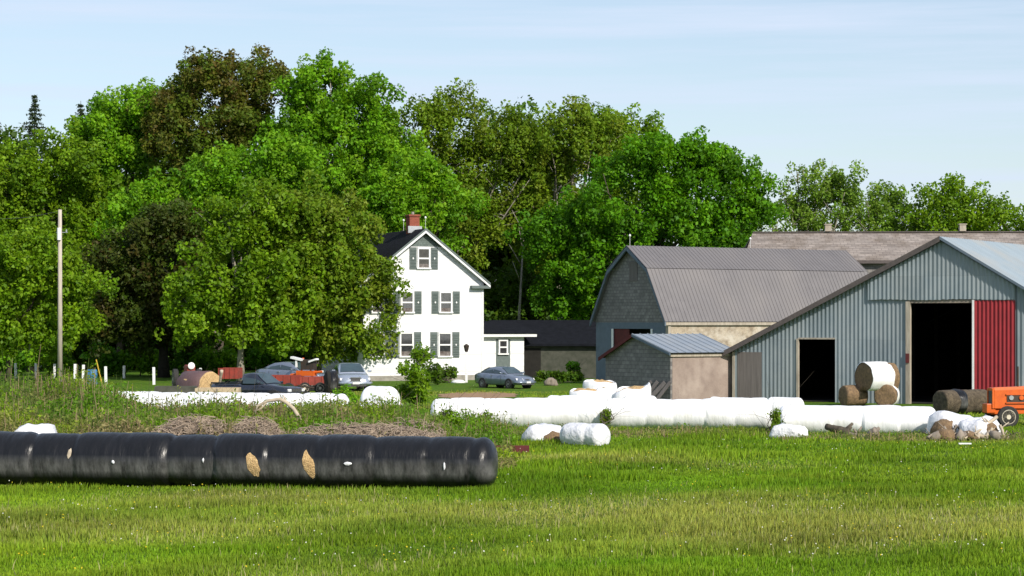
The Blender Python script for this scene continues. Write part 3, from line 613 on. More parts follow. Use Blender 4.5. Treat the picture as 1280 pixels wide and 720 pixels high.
# ================================================================= sheets with real corrugation
def corr(pts_bottom, pts_top, amp, period, nrm, step=8):
    """sheet between two edges, waves along the edges"""
    a, b = [Vector(p) for p in pts_bottom]; c, d = [Vector(p) for p in pts_top]
    L_ = max((b - a).length, (d - c).length); n = int(L_ / period * step); m = MB(); nrm = Vector(nrm).normalized()
    for i in range(n + 1):
        u = i / n; w = math.sin(2 * math.pi * u * L_ / period); o = nrm * amp * w
        m.v += [tuple(a.lerp(b, u) + o), tuple(c.lerp(d, u) + o)]
    m.f = [(2 * i, 2 * i + 2, 2 * i + 3, 2 * i + 1) for i in range(n)]
    return m
def ribs(a, b, c, d, n, w, h, nrm):
    """flat sheet a-b (low edge) c-d (high edge) plus n raised ribs"""
    a, b, c, d = map(Vector, (a, b, c, d)); nrm = Vector(nrm).normalized(); m = MB()
    m.add([a, b, d, c], [(0, 1, 2, 3)]); e = (b - a).normalized() * w / 2
    for i in range(n + 1):
        p, q = a.lerp(b, i / n), c.lerp(d, i / n)
        m.add([p - e, p - e * .5 + nrm * h, p + e * .5 + nrm * h, p + e, q - e, q - e * .5 + nrm * h, q + e * .5 + nrm * h, q + e],
              [(0, 1, 5, 4), (1, 2, 6, 5), (2, 3, 7, 6), (0, 3, 2, 1), (4, 5, 6, 7)])
    return m

# ================================================================= GAMBREL BARN
Yg = 138; a = R(-57)
gb = thing('gambrel_barn', 'grey gambrel roofed barn with shingled gable and whitewashed stone side', 'barn', (PX(835, Yg), Yg, 0), a)
Lg = 17.5
sL = on_wall(gb, 745, 420)[0]                       # left corner (negative)
za = on_wall(gb, 835, 397)[1]; sA, zA = on_wall(gb, 790, 310); sB, zB = on_wall(gb, 814, 338)
mid = sL / 2; wB = abs(sB - mid); zA = on_wall(gb, 790, 310)[1]
prof = [(sL, 0), (0, 0), (0, za), (mid + wB, zB), (mid, zA), (mid - wB, zB), (sL, za)]
# lower wall blue panel with openings, upper gable shingles
zsp = on_wall(gb, 790, 403)[1]
up = MB(); up.prism([(sL, zsp), (0, zsp), (0, za), (mid + wB, zB), (mid, zA), (mid - wB, zB), (sL, za)], 0, .2); up.build('gable_wall', M['gray_shingle'], gb)
ox0 = on_wall(gb, 766, 430)[0]; ox1 = on_wall(gb, 815, 430)[0]; oz1 = on_wall(gb, 790, 411)[1]
lw = MB(); zo = .5
lw.bx(sL, ox0, 0, .2, 0, zsp - .003); lw.bx(ox1, 0, 0, .2, 0, zsp - .003); lw.bx(ox0, ox1, 0, .2, oz1, zsp - .003)
lw.build('lower_wall', M['slate_panel'], gb)
fr = MB()
for xx in (ox0, ox1): fr.bx(xx - .09, xx + .09, -.05, -.004, 0, oz1)
fr.build('door_frame', M['white'], gb)
xd = ox0 + .1; MB().bx(xd, xd + (ox1 - ox0) * .38, .05, .12, .1, oz1 - .01).build('barn_door', M['dark_red'], gb)
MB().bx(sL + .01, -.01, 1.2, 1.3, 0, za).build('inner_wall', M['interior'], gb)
hx, hz = on_wall(gb, 792, 350); hx0 = on_wall(gb, 787, 340)[0]; hx1 = on_wall(gb, 797, 340)[0]
MB().bx(hx0, hx1, -.03, -.004, PZ(352, Yg + 4), PZ(328, Yg + 4)).build('loft_hatch', M['plank_grey'], gb)
sw = MB(); sw.bx(-.25, 0, .2, Lg, 0, za - .02); sw.bx(sL, sL + .25, .2, Lg, 0, za - .02); sw.prism(prof, Lg - .2, Lg - .001)
# side wall needs its own orientation for the masonry pattern
so = MB(); so.bx(0, Lg, -.25, 0, 0, za - .02)
side = so.build('stone_wall', M['stone'], gb, loc=(0, .2, 0), rz=math.pi / 2)
side.location = (-.25, .21, 0)
bw = MB(); bw.bx(sL, sL + .25, .2, Lg, 0, za - .02); bw.prism(prof, Lg, Lg + .2); bw.build('back_wall', M['gray_shingle'], gb)
o_ = .35
def groof(x0, z0, x1, z1, nm):
    nr = Vector((z0 - z1, 0, x1 - x0)) if x1 < x0 else Vector((z0 - z1, 0, x1 - x0))
    nr = Vector((abs(z1 - z0) * (1 if x0 > mid else -1), 0, abs(x1 - x0)))
    q = ribs((x0, -o_, z0), (x0, Lg + o_, z0), (x1, -o_, z1), (x1, Lg + o_, z1), 62, .06, .03, nr)
    q.slab((x0, -o_, z0 - .02), (x0, Lg + o_, z0 - .02), (x1, -o_, z1 - .02), (x1, Lg + o_, z1 - .02), .1) if 0 else None
    return q.build(nm, M['taupe_metal'], gb)
ev = .3; k1 = (zB - za) / (0 - (mid + wB))
xe_, ze_ = ev * .6, za - .35
groof(xe_, ze_ + .1, mid + wB + .02, zB + .12, 'lower_roof'); groof(mid + wB + .02, zB + .15, mid, zA + .15, 'upper_roof')
groof(sL - xe_, ze_ + .1, mid - wB - .02, zB + .12, 'lower_roof'); groof(mid - wB - .02, zB + .15, mid, zA + .15, 'upper_roof')
ft = MB(); W_ = .16
pp = [(xe_, ze_ + .06), (mid + wB, zB + .08), (mid, zA + .1), (mid - wB, zB + .08), (sL - xe_, ze_ + .06)]
for (p, q) in zip(pp[:-1], pp[1:]): ft.prism([p, q, (q[0], q[1] - .28), (p[0], p[1] - .22)], -o_ - .03, -o_ + .06)
ft.build('rake_fascia', M['slate_panel'], gb)
MB().bx(.02, .16, -o_ + .08, Lg, ze_ - .12, ze_ + .06).build('eave_board', M['wood_pale'], gb)
MB().bx(-.2, .06, -.03, .19, 0, za - .3).build('corner_board', M['wood_pale'], gb)
for yy in (-.1, Lg * .55):
    q = MB(); q.tube([(mid, yy, zA + .1), (mid, yy, zA + .75)], .012, 5); q.tube([(mid, yy, zA + .7), (mid, yy, zA + .78), (mid, yy, zA + .88)], [.02, .08, .02], 8); q.build('lightning_rod', M['white'], gb)
q = MB(); q.tube([(mid + wB, Lg * .5, zB), (mid + wB, Lg * .5, zB + .3)], .02, 5)

# ================================================================= LONG WEATHERED BUILDING BEHIND
Yb = 155
lb = thing('long_barn', 'long low barn with weathered shingle roof behind the gambrel barn', 'barn', (PX(928, Yb), Yb, 0), R(-2))
zR = on_wall(lb, 1000, 291, 4)[1]; zE = on_wall(lb, 1000, 326)[1]; Ll = 30
MB().bx(.3, Ll, 0, 8, 0, zE).build('wall', M['gray_shingle'], lb)
rf = MB(); rf.slab((0, -.4, zE), (Ll, -.4, zE), (Ll, 4, zR), (1.0, 4, zR), .15); rf.slab((1.0, 4, zR), (Ll, 4, zR), (Ll, 8.4, zE), (0, 8.4, zE), .15)
# sag and unevenness in the roof edge
roofo = rf.build('roof', M['old_shake'], lb)
MB().bx(0, Ll, -.47, -.41, zE - .2, zE + .02).build('eave_board', M['edge'], lb)
MB().bx(1.0, Ll, 3.85, 4.15, zR + .01, zR + .09).build('ridge_cap', M['edge'], lb)
for px in (1035, 1203):
    s_, z_ = on_wall(lb, px, 288, 4); v = MB(); v.bx(s_ - .22, s_ + .22, 3.75, 4.25, zR + .1, zR + .55); v.bx(s_ - .28, s_ + .28, 3.7, 4.3, zR + .55, zR + .62)
    v.build('ventilator', M['wood_pale'], lb)

# ================================================================= LITTLE SHED
Ysd = 111.5
sd = thing('small_shed', 'small shed with grey shingled gable and pinkish rendered side', 'shed', (PX(838, Ysd), Ysd, 0), R(-54))
wl = on_wall(sd, 757, 445)[0]; zc = on_wall(sd, 838, 441)[1]; mx_, zp = on_wall(sd, 794, 420); zl = on_wall(sd, 757, 445)[1]; Ld = 4.1
MB().prism([(wl, 0), (0, 0), (0, zc), (mx_, zp), (wl, zl)], 0, .12).build('gable_wall', M['gray_shingle'], sd)
MB().bx(-.15, 0, .13, Ld, 0, zc - .03).build('rendered_wall', M['stucco'], sd)
MB().prism([(wl, 0), (0, 0), (0, zc), (mx_, zp), (wl, zl)], Ld + .002, Ld + .12).build('back_wall', M['gray_shingle'], sd)
MB().bx(wl, wl + .12, .125, Ld, 0, zl - .05).build('side_wall', M['gray_shingle'], sd)
kk = (zp - zc) / (0 - mx_)
ribs((.25, -.2, zc - .25 * kk + .08), (.25, Ld + .2, zc - .25 * kk + .08), (mx_, -.2, zp + .1), (mx_, Ld + .2, zp + .1), 9, .06, .04, (kk, 0, 1)).build('metal_roof', M['shed_roof'], sd)
k2 = (zp - zl) / (mx_ - wl)
MB().slab((wl - .3, -.2, zl - .3 * k2 + .08), (wl - .3, Ld + .2, zl - .3 * k2 + .08), (mx_, Ld + .2, zp + .09), (mx_, -.2, zp + .09), .06).build('roof', M['dark_red'], sd)
fa = MB(); fa.prism([(wl - .3, zl - .3 * k2 + .06), (mx_, zp + .1), (mx_, zp - .07), (wl - .3, zl - .3 * k2 - .12)], -.26, -.205); fa.build('red_fascia', M['dark_red'], sd)
fa = MB(); fa.prism([(.25, zc - .25 * kk + .06), (mx_, zp + .09), (mx_, zp - .03), (.25, zc - .25 * kk - .06)], -.26, -.205); fa.build('blue_fascia', M['slate_panel'], sd)
MB().bx(.003, .09, -.05, Ld, zc - .2, zc - .06).build('eave_board', M['wood_pale'], sd)
for i, (px, w_) in enumerate(((836, .2), (828, .24), (820, .2), (812, .18))):
    q = MB(); s_ = on_wall(sd, px, 480)[0]
    q.box((s_, -.38, .52), (w_, .04, 1.25), rx=R(-24), ry=R(30 if i != 1 else 38))
    tag(q.build('leaning_board', M['plank_grey'], loc=sd.location, rz=sd.rotation_euler.z), ['rightmost grey board leaning on the shed gable near its corner', 'widest grey board leaning on the shed gable, second from the corner', 'grey board leaning on the shed gable, third from the corner', 'leftmost grey board leaning on the shed gable'][i], 'board', 'boards leaning on the small shed')

# ================================================================= STEEL BARN
Ya = 108
rb = thing('steel_barn', 'large corrugated steel barn with open bay and red sliding door', 'barn', (PX(1178, Ya), Ya, 0), R(-30))
sl, zel = on_wall(rb, 917, 437); _, zap = on_wall(rb, 1178, 299); sr = 7.2
s6, z6 = on_wall(rb, 1280, 360); kr = (zap - z6) / s6; kl = (zap - zel) / (-sl); zer = zap - kr * sr; Lb = 20
def rake(x): return zap + kl * x if x < 0 else zap - kr * x
D0 = on_wall(rb, 1137, 376)[0]; D1, DZ = on_wall(rb, 1218, 377); D2 = on_wall(rb, 1270, 377)[0]
d0, dz_ = on_wall(rb, 998, 424); d1 = on_wall(rb, 1044, 424)[0]
p0, pz_ = on_wall(rb, 922, 440); p1 = on_wall(rb, 952, 440)[0]
def front_sheet(holes, x0, x1, amp=.017, per=.215, top=rake, bot=lambda x: 0.0):
    xs_ = sorted(set([x0, x1] + [round(x0 + i * per / 8, 4) for i in range(int((x1 - x0) / per * 8))] + [h[0] for h in holes] + [h[1] for h in holes]))
    xs_ = [x for x in xs_ if x0 <= x <= x1]; m = MB()
    for xa, xb in zip(xs_[:-1], xs_[1:]):
        ya, yb = [-amp * math.sin(2 * math.pi * x / per) for x in (xa, xb)]
        segs = [[bot, top]]
        for h in holes:
            if xa >= h[0] - 1e-6 and xb <= h[1] + 1e-6: segs = [[(lambda x, q=h[2]: q), top]]
        for lo_, hi_ in segs: m.add([(xa, ya, lo_(xa)), (xb, yb, lo_(xb)), (xb, yb, hi_(xb)), (xa, ya, hi_(xa))], [(0, 1, 2, 3)])
    return m
front_sheet([(D0, D1, DZ), (d0, d1, dz_), (p0, p1, pz_)], sl, sr).build('front_wall', M['steel'], rb)
# upper hanging panel, proud of the wall, with a ragged lower edge
q0 = on_wall(rb, 1086, 373)[0]; q1 = on_wall(rb, 1269, 376)[0]; rr_ = random.Random(2)
jag = lambda x: DZ + .10 + .02 * math.sin(x * 1.7) + .03 * mnoise.noise(Vector((x * 6, 0, 0)))
pn = front_sheet([], q0, q1, amp=.017, top=lambda x: rake(x) - .12, bot=jag)
pn.v = [(x, y - .13, z) for x, y, z in pn.v]; pn.build('upper_panel', M['steel'], rb)
# red sliding door, hung on a track in front of the wall
rd = front_sheet([], D1, D2, amp=.022, per=.2, top=lambda x: DZ + .05, bot=lambda x: .08); rd.v = [(x, y - .085, z) for x, y, z in rd.v]
rdo = rd.build('sliding_door', M['red_sheet'], rb)
q = MB(); q.bx(D1 - .07, D1 + .02, -.15, -.04, .05, DZ + .08); q.build('door_edge', M['white'], rdo)
q = MB()
q.bx(D0 - .17, D0 + .05, -.1, .12, 0, DZ + .02)
q.build('door_post', M['wood_pale'], rb)
MB().bx(D0 - .1, D1, -.06, .1, DZ - .06, DZ + .1).build('door_lintel', M['wood'], rb)
MB().bx(D0 - .15, D0 + .02, -.16, -.105, 2.0, 2.45).build('door_hasp', M['dark_red'], rb)
q = MB(); q.bx(d0 - .09, d0 + .02, -.07, .08, 0, dz_ + .03); q.bx(d0, d1, -.05, .08, dz_, dz_ + .08); q.build('door_frame', M['wood_pale'], rb)
MB().bx(p0, p1, -.02, .06, .02, pz_).build('plank_door', M['plank_grey'], rb)
MB().bx(sl - .05, sl + .07, -.06, .05, 0, zel - .1).build('corner_post', M['wood_pale'], rb)
# other walls, inner lining, roof
w2 = MB(); w2.bx(sl, sl + .1, .1, Lb, 0, zel - .05); w2.bx(sr - .1, sr, .1, Lb, 0, zer - .05); w2.prism([(sl, 0), (sr, 0), (sr, zer - .1), (0, zap - .1), (sl, zel - .1)], Lb, Lb + .1); w2.build('wall', M['steel'], rb)
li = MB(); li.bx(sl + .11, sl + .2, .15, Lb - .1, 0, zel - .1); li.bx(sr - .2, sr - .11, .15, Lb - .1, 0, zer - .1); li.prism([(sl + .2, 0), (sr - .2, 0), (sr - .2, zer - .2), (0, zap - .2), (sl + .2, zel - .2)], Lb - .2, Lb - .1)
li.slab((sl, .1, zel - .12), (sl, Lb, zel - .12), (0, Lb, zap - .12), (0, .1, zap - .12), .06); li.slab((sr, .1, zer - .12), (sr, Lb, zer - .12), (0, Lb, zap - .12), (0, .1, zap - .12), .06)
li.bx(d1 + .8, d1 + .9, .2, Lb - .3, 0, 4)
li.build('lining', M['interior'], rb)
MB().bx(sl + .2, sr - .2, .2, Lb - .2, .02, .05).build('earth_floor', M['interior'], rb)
oh = .45
ribs((sr + oh, -.35, zer - kr * oh + .1), (sr + oh, Lb + .3, zer - kr * oh + .1), (0, -.35, zap + .1), (0, Lb + .3, zap + .1), 54, .1, .035, (kr, 0, 1)).build('roof', M['steel_roof'], rb)
ribs((sl - oh, -.35, zel - kl * oh + .1), (sl - oh, Lb + .3, zel - kl * oh + .1), (0, -.35, zap + .1), (0, Lb + .3, zap + .1), 54, .1, .035, (-kl, 0, 1)).build('roof', M['steel_roof'], rb)
fa = MB(); fa.prism([(sl - oh, zel - kl * oh + .13), (0, zap + .14), (0, zap - .12), (sl - oh, zel - kl * oh - .13)], -.42, -.355); fa.build('rake_fascia', M['edge'], rb)
fa = MB(); fa.prism([(sr + oh, zer - kr * oh + .12), (0.001, zap + .12), (0.001, zap - .02), (sr + oh, zer - kr * oh - .02)], -.42, -.355); fa.build('rake_flashing', M['slate_panel'], rb)
q = MB()
for i in range(5):                                  # roof frames seen through the bay
    yy = 3 + i * 3.6
    q.bx(-4, 6.5, yy, yy + .12, 5.3, 5.5)
    for xx in (-3.9, 6.4): q.bx(xx - .1, xx + .1, yy, yy + .2, 0, 5.3)
q.build('frame', M['bark_dark'], rb)

# ================================================================= BALE TUBES
def bale_tube(name, label, p0, p1, r, period, seed, m, cat='silage bales', group=None, flat=.06, seam=.05, na=40, parent=None, endr=.5, zoff=0, capn=10, ret=False, wob=.05):
    rnd = random.Random(seed); a, b = Vector((p0[0], p0[1], 0)), Vector((p1[0], p1[1], 0)); L_ = (b - a).length
    ang = math.atan2((b - a).y, (b - a).x); seams = []; x = rnd.uniform(.3, 1) * period
    while x < L_ - .4: seams.append((x, rnd.uniform(.4, 1.3) * seam, rnd.uniform(-.12, .12))); x += period * rnd.uniform(.85, 1.12)
    jumps = [rnd.uniform(-wob, wob) for _ in range(len(seams) + 2)]; rj = [rnd.uniform(-.035, .035) for _ in range(len(seams) + 2)]
    xs_ = [L_ * i / int(L_ / .05) for i in range(int(L_ / .05) + 1)]; er = r * endr
    ring = []
    for x in xs_:
        e = 1.0; d = min(x, L_ - x)
        if d < er: e = max(.02, math.sqrt(max(0, 1 - (1 - d / er) ** 2.4))) * .72 + .28 * (d / er) ** .3 if d > 0 else .02
        row = []
        for j in range(na):
            th = 2 * math.pi * j / na; c, s = math.cos(th), math.sin(th)
            k = sum(1 for q in seams if q[0] + q[2] * c < x); t = 0
            rad = r * (1 + rj[k])
            for q in seams:
                dd = abs(x - q[0] - q[2] * c)
                if dd < .4: rad *= 1 - q[1] * math.exp(-(dd / .10) ** 2) - q[1] * .35 * math.exp(-(dd / .3) ** 2)
            v = mnoise.noise(Vector((x * 1.4, c * 1.1 + seed, s * 1.1))) * .035 + mnoise.noise(Vector((x * 5, c * 1.6, s * 1.6 + seed))) * .014
            rad *= (1 + v) * e
            y = c * rad * 1.03 + jumps[k] * (1 if True else 0) * .6; z = r * .96 + s * rad
            z = max(z, flat * .5 + .02 * s); row.append((x, y, z))
        ring.append(row)
    mb = MB().rings(ring)
    if ret: return mb, a, ang
    o = mb.build(name, m, parent, loc=(a.x, a.y, zoff + float(gz(a.x, a.y)) * (1 if parent is None else 0)), rz=ang, smooth=True)
    if parent is None: tag(o, label, cat, group)
    return o, ang, L_
# --- black row in front
Y0, Y1 = 55.4, 53.4
A0 = (PX(-170, Y0 + .6), Y0 + .6); A1 = (PX(622, Y1), Y1)
bt = thing('black_bale_row', 'long row of round bales sealed in shiny black plastic in the foreground', 'silage bales', (A0[0], A0[1], 0))
mb, av, ang = bale_tube('x', '', A0, A1, .665, 1.22, 5, None, ret=True, seam=.045, endr=.55, wob=.07, na=56)
bt.rotation_euler.z = ang
from mathutils.bvhtree import BVHTree
TUBE = BVHTree.FromPolygons([Vector(p) for p in mb.v], mb.f)
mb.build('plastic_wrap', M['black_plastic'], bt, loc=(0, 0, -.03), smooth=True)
def torn(px, py, w, h, tilt, seed, mt, nm, off=.008):
    """irregular tear or painted glint lying on the tube's flank, bulging out with it"""
    Yc = 54.3 - .6; x = (Vector((PX(px, Yc), Yc, 0)) - Vector((A0[0], A0[1], 0))).length; z = PZ(py, Yc)
    rnd = random.Random(seed); n = 18; pts = []
    for i in range(n):
        a = 2 * math.pi * i / n; k = rnd.uniform(.86, 1.08)
        u, v = math.cos(a) * abs(math.cos(a)) ** .5 * w / 2 * k, math.sin(a) * h / 2 * k; pts.append((u + v * tilt, v))
    vs = []; ring = []
    def skin(xx, zz):
        h = TUBE.ray_cast(Vector((xx, -3, zz + .03)), Vector((0, 1, 0)))[0]
        return (h.y if h else -.66) - off
    for f in (1, .55):
        for (u, v) in pts:
            vs.append((x + u * f, skin(x + u * f, z + v * f) - (.012 if f < 1 else 0), z + v * f))
    vs.append((x, skin(x, z) - .016, z))
    fs = [(i, (i + 1) % n, n + (i + 1) % n, n + i) for i in range(n)] + [(n + i, n + (i + 1) % n, 2 * n) for i in range(n)]
    return MB().add(vs, fs).build(nm, mt, bt, smooth=True)
torn(316, 581, .32, .62, -.28, 1, M['hay'], 'hay_tear'); torn(388, 580, .28, .68, -.22, 2, M['hay'], 'hay_tear')
torn(63, 569, .10, .26, .1, 3, M['drift'], 'small_tear', .02); torn(127, 579, .08, .10, 0, 4, M['white_plastic_torn'], 'glint_fleck', .03)  # the small white flecks, here and below, are painted glints on the wrap
torn(249, 576, .05, .12, 0, 5, M['white_plastic_torn'], 'glint_fleck', .03); torn(440, 578, .2, .09, 0, 6, M['white_plastic_torn'], 'glint_fleck', .03)
torn(563, 580, .06, .2, 0, 7, M['white_plastic_torn'], 'glint_fleck', .03)
# --- white rows
def wrow(label, px0, Yp0, px1, Yp1, r, seed, **k): return bale_tube('white_bale_row', label, (PX(px0, Yp0), Yp0), (PX(px1, Yp1), Yp1), r, 1.25, seed, M['white_plastic'], **k)
wrow('longest row of white plastic wrapped bales across the middle of the yard', 538, 83, 966, 81.6, .57, 11, seam=.035)
wrow('white plastic bale row ending before the steel barn doors', 972, 80.0, 1172, 79.0, .545, 12, seam=.03)
wrow('white plastic bale row half hidden by weeds below the pickup', 112, 90.5, 436, 88, .62, 13, seam=.06, wob=.09)
wrow('short white bale row lying behind the long row, before the plank door', 885, 93, 962, 92, .44, 14, seam=.03)
wrow('white bale row with open brown end behind the joint of the long rows', 958, 90, 1005, 89.3, .50, 15)
wrow('low white bales just behind the long row, below the torn bales', 682, 94, 765, 93, .50, 16)
wrow('low white bale behind the long row, under the right torn bale', 778, 93, 822, 92.5, .50, 17)
wrow('big white wrapped bale between the round shrub and the sapling', 456, 94.4, 495, 93.6, .66, 18, seam=.01)
wrow('low white bale slumped in front of the big white wrapped bale', 452, 90.5, 500, 89.5, .42, 19, seam=.06, wob=.1)
q = MB(); q.rings([[(0.02 * k, .50 * math.cos(t) * k, .50 + .48 * math.sin(t) * k) for t in [i * .3927 for i in range(16)]] for k in (1, .5, .02)])

def lumpy(mb, seed, amp, f=2.0):
    out = []
    for p in mb.v:
        v = Vector(p); n = mnoise.noise_vector(v * f + Vector((seed, 0, 0))); out.append(tuple(v + n * amp))
    mb.v = [(x, y, max(z, -.02)) for x, y, z in out]; return mb
def round_bale(label, loc, rz, r, w, wrapm, endm, seed, tilt=0, group='round hay bales by the steel barn', cat='hay bale', wrap=(.12, .7), name='round_bale', zc=None):
    """lying round bale: hay drum with a plastic or net band"""
    root = thing(name, label, cat, loc, rz, group); zc = zc if zc is not None else r * .96; n = 36
    def drum(r_, x0, x1, rim=.06):
        st = [(x0, .02), (x0, r_ * .5), (x0 + .0, r_ - rim * 1.2), (x0 + rim * .4, r_ - rim * .3), (x0 + rim, r_), ((x0 + x1) / 2, r_ * 1.015), (x1 - rim, r_), (x1 - rim * .4, r_ - rim * .3), (x1, r_ - rim * 1.2), (x1, r_ * .5), (x1, .02)]
        return MB().rings([[(x, rr * math.cos(2 * math.pi * j / n), zc + rr * math.sin(2 * math.pi * j / n)) for j in range(n)] for x, rr in st])
    lumpy(drum(r, -w / 2, w / 2), seed, .05, 3).build('hay_drum', endm, root, smooth=True)
    if wrapm:
        a, b = -w / 2 + wrap[0] * w, -w / 2 + wrap[1] * w; rr = r * 1.035
        ring = [[(x, k * math.cos(2 * math.pi * j / n), zc + k * math.sin(2 * math.pi * j / n)) for j in range(n)] for x, k in ((a, rr * .97), (a + .02, rr), (a * .6 + b * .4, rr * 1.02), (b * .6 + a * .4, rr * 1.01), (b, rr), (b + .005, rr * .965))]
        lumpy(MB().rings(ring, cap=False), seed, .05, 3).build('wrap_band', wrapm, root, smooth=True)
    return root
# stacked bales in front of the steel barn
Yk = 106.3
round_bale('old brown bale at the lower left of the three bale stack', (PX(1067, Yk), Yk + .2, 0), R(20), .50, 1.1, None, M['hay_brown'], 3)
round_bale('hay bale with white plastic over its top, lower right of the stack', (PX(1108, Yk), Yk - .1, 0), R(72), .54, 1.2, M['white_plastic'], M['hay_brown'], 4, wrap=(.3, .95))
round_bale('round bale wrapped in a white plastic band, on top of the stack', (PX(1097, Yk), Yk, .76), R(208), .72, 1.65, M['white_plastic'], M['hay_brown'], 5, wrap=(.22, 1.0), zc=.58)
# dark bales outside the bay
Yd = 97
round_bale('dark rotting bale with black plastic band by the barn bay', (PX(1192, Yd), Yd, 0), R(28), .54, 1.5, M['black_plastic'], M['hay_dark'], 6, wrap=(.45, .72), group='dark bales by the tractor')
round_bale('dark bare bale half hidden behind the tractor wheel', (PX(1222, Yd), Yd + .6, 0), R(28), .54, 1.0, None, M['hay_dark'], 7, group='dark bales by the tractor')
# torn, open bales behind the long row
def open_bale(label, px, Yp, r, h, seed, hay, rim=.12):
    root = thing('open_bale', label, 'torn bale', (PX(px, Yp), Yp, 0), 0, 'torn white bales with hay showing'); rnd = random.Random(seed); n = 40
    ph = rnd.uniform(0, 6); rows = []
    for z, k in ((0, .95), (h * .3, 1.03), (h * .6, 1.02), (h * .85, .98), (h, .93), (h + .01, .88), (h - .12, .86)):
        rows.append([(k * r * math.cos(t) * 1.15, k * r * math.sin(t), z + (rim * math.sin(t + ph) + rim * .5 * math.sin(3 * t + ph)) * (z / h) ** 2) for t in [2 * math.pi * j / n for j in range(n)]])
    lumpy(MB().rings(rows, cap=False), seed, .07, 2.5).build('plastic_wrap', M['white_plastic'], root, smooth=True)
    rows = [[(k * r * math.cos(t) * 1.15, k * r * math.sin(t), h * (.93 + zz) + rim * math.sin(t + ph) * k) for t in [2 * math.pi * j / n for j in range(n)]] for k, zz in ((.9, -.1), (.8, .0), (.5, .08), (.2, .12), (.01, .12))]
    lumpy(MB().rings(rows), seed + 1, .09, 4).build('hay', hay, root, smooth=True)
open_bale('torn white bale with flat hay top, left of the group of three', 731, 98, .62, 1.02, 1, M['hay'], .05)
open_bale('torn white bale standing behind the other two torn bales', 750, 102, .68, 1.28, 2, M['hay'], .05)
open_bale('torn white bale with a heap of hay on it, nearest the small shed', 789, 99, .76, 1.05, 3, M['hay'], .17)
# collapsed white bales in front
def heap(name, label, px, py, w, d, h, seed, m, group=None, hay=None, cat='torn bale', rz=0):
    Yp = GY(py) if not isinstance(py, tuple) else py[0]; zb = float(gz(PX(px, Yp), Yp)); root = thing(name, label, cat, (PX(px, Yp), Yp, zb), rz, group); n = 30
    rows = [[(k * w / 2 * math.cos(t), k * d / 2 * math.sin(t), z * h) for t in [2 * math.pi * j / n for j in range(n)]] for k, z in ((1, 0), (1.0, .25), (.96, .55), (.85, .8), (.6, .96), (.3, 1.0), (.02, 1.02))]
    lumpy(lumpy(MB().rings(rows), seed, .24 * min(1, h * 1.4), 1.5), seed + 3, .08, 5).build('plastic_wrap', m, root, smooth=True)
    if hay:
        rnd = random.Random(seed)
        hb = MB().rings([[(w * hay[0] + k * w * .3 * math.cos(t), -d * .22 + k * d * .36 * math.sin(t), z * h) for t in [2 * math.pi * j / 20 for j in range(20)]] for k, z in ((1, 0), (.95, .35), (.7, .62), (.3, .72), (.02, .74))])
        lumpy(hb, seed + 9, .10, 5).build('hay', M['hay_brown'], root, smooth=True)
    return root
heap('collapsed_bale', 'crumpled white bale with dark opening, left of the two in the grass', 678, 552, 1.3, 1.1, .52, 1, M['white_plastic_torn'], 'collapsed white bales in the grass', hay=(.22,))
o, an, l_ = bale_tube('collapsed_bale', 'wrinkled white bale lying in the grass before the long row', (PX(705, 73.6), 73.6), (PX(756, 72.4), 72.4), .43, .8, 31, M['white_plastic_torn'], cat='torn bale', group='collapsed white bales in the grass', seam=.07, zoff=-.14, wob=.1)
heap('plastic_sheet', 'flattened white plastic lying before the joint of the long rows', 986, 549, 1.35, .7, .48, 3, M['white_plastic_torn'], cat='plastic sheet', rz=R(-8))
heap('collapsed_bale', 'grey-white torn bale with old hay left of the tractor wheel', 1190, 546, 1.6, 1.3, .85, 4, M['white_plastic_torn'], 'collapsed bales by the tractor', hay=(-.2,))
heap('collapsed_bale', 'torn bale spilling old hay below the tractor front wheel', 1226, 548, 1.4, 1.2, .78, 5, M['white_plastic_torn'], 'collapsed bales by the tractor', hay=(.1,))
heap('plastic_heap', 'crumpled white plastic heap on the bank at the far left', 42, (60.3,), 1.5, .8, .82, 16, M['white_plastic_torn'], cat='plastic sheet')
for i, (px, Yw, h_, w_, l_) in enumerate(((18, 74, 30, 26, 'at the far left'), (70, 72, 26, 22, 'below the utility pole'), (168, 70, 20, 16, 'left of the brush piles'), (232, 72, 18, 15, 'above the left brush pile'), (300, 74, 16, 13, 'above the tallest brush pile'), (398, 72, 22, 17, 'right of the arched branch'), (455, 72, 16, 16, 'below the big white bale'), (560, 74, 14, 13, 'right of the sapling'), (140, 84, 13, 15, 'at the left end of the weedy white row'), (188, 83, 14, 14, 'before the weedy white row, below the grey trough'), (243, 83, 12, 15, 'before the weedy white row, below the netted bale'), (292, 83, 15, 14, 'before the weedy white row, below the pickup bed'), (398, 84, 14, 14, 'at the right end of the weedy white row'), (474, 84, 9, 12, 'before the big white bale'), (588, 80, 15, 10, 'at the left end of the longest white row'))):
    yb = CY + (H - (.6 if Yw < 78 else .15)) * F / Yw
    shrub('weed_clump', 'bushy green weed clump ' + l_, px, 0, [(px, yb - h_ * .55, w_, h_ * .6), (px + w_ * .8, yb - h_ * .3, w_ * .7, h_ * .4), (px - w_ * .7, yb - h_ * .3, w_ * .6, h_ * .4)], 'yellow' if i % 2 else 'bright', 130 + i, Y=Yw, per=32, size=.12, pr=.2, cat='weed', group='weed clumps on the bank')
# small white remnant by round shrub
heap('plastic_heap', 'small scrap of white plastic left of the round shrub', 402, (88,), .9, .6, 1.0, 8, M['white_plastic_torn'], cat='plastic sheet')
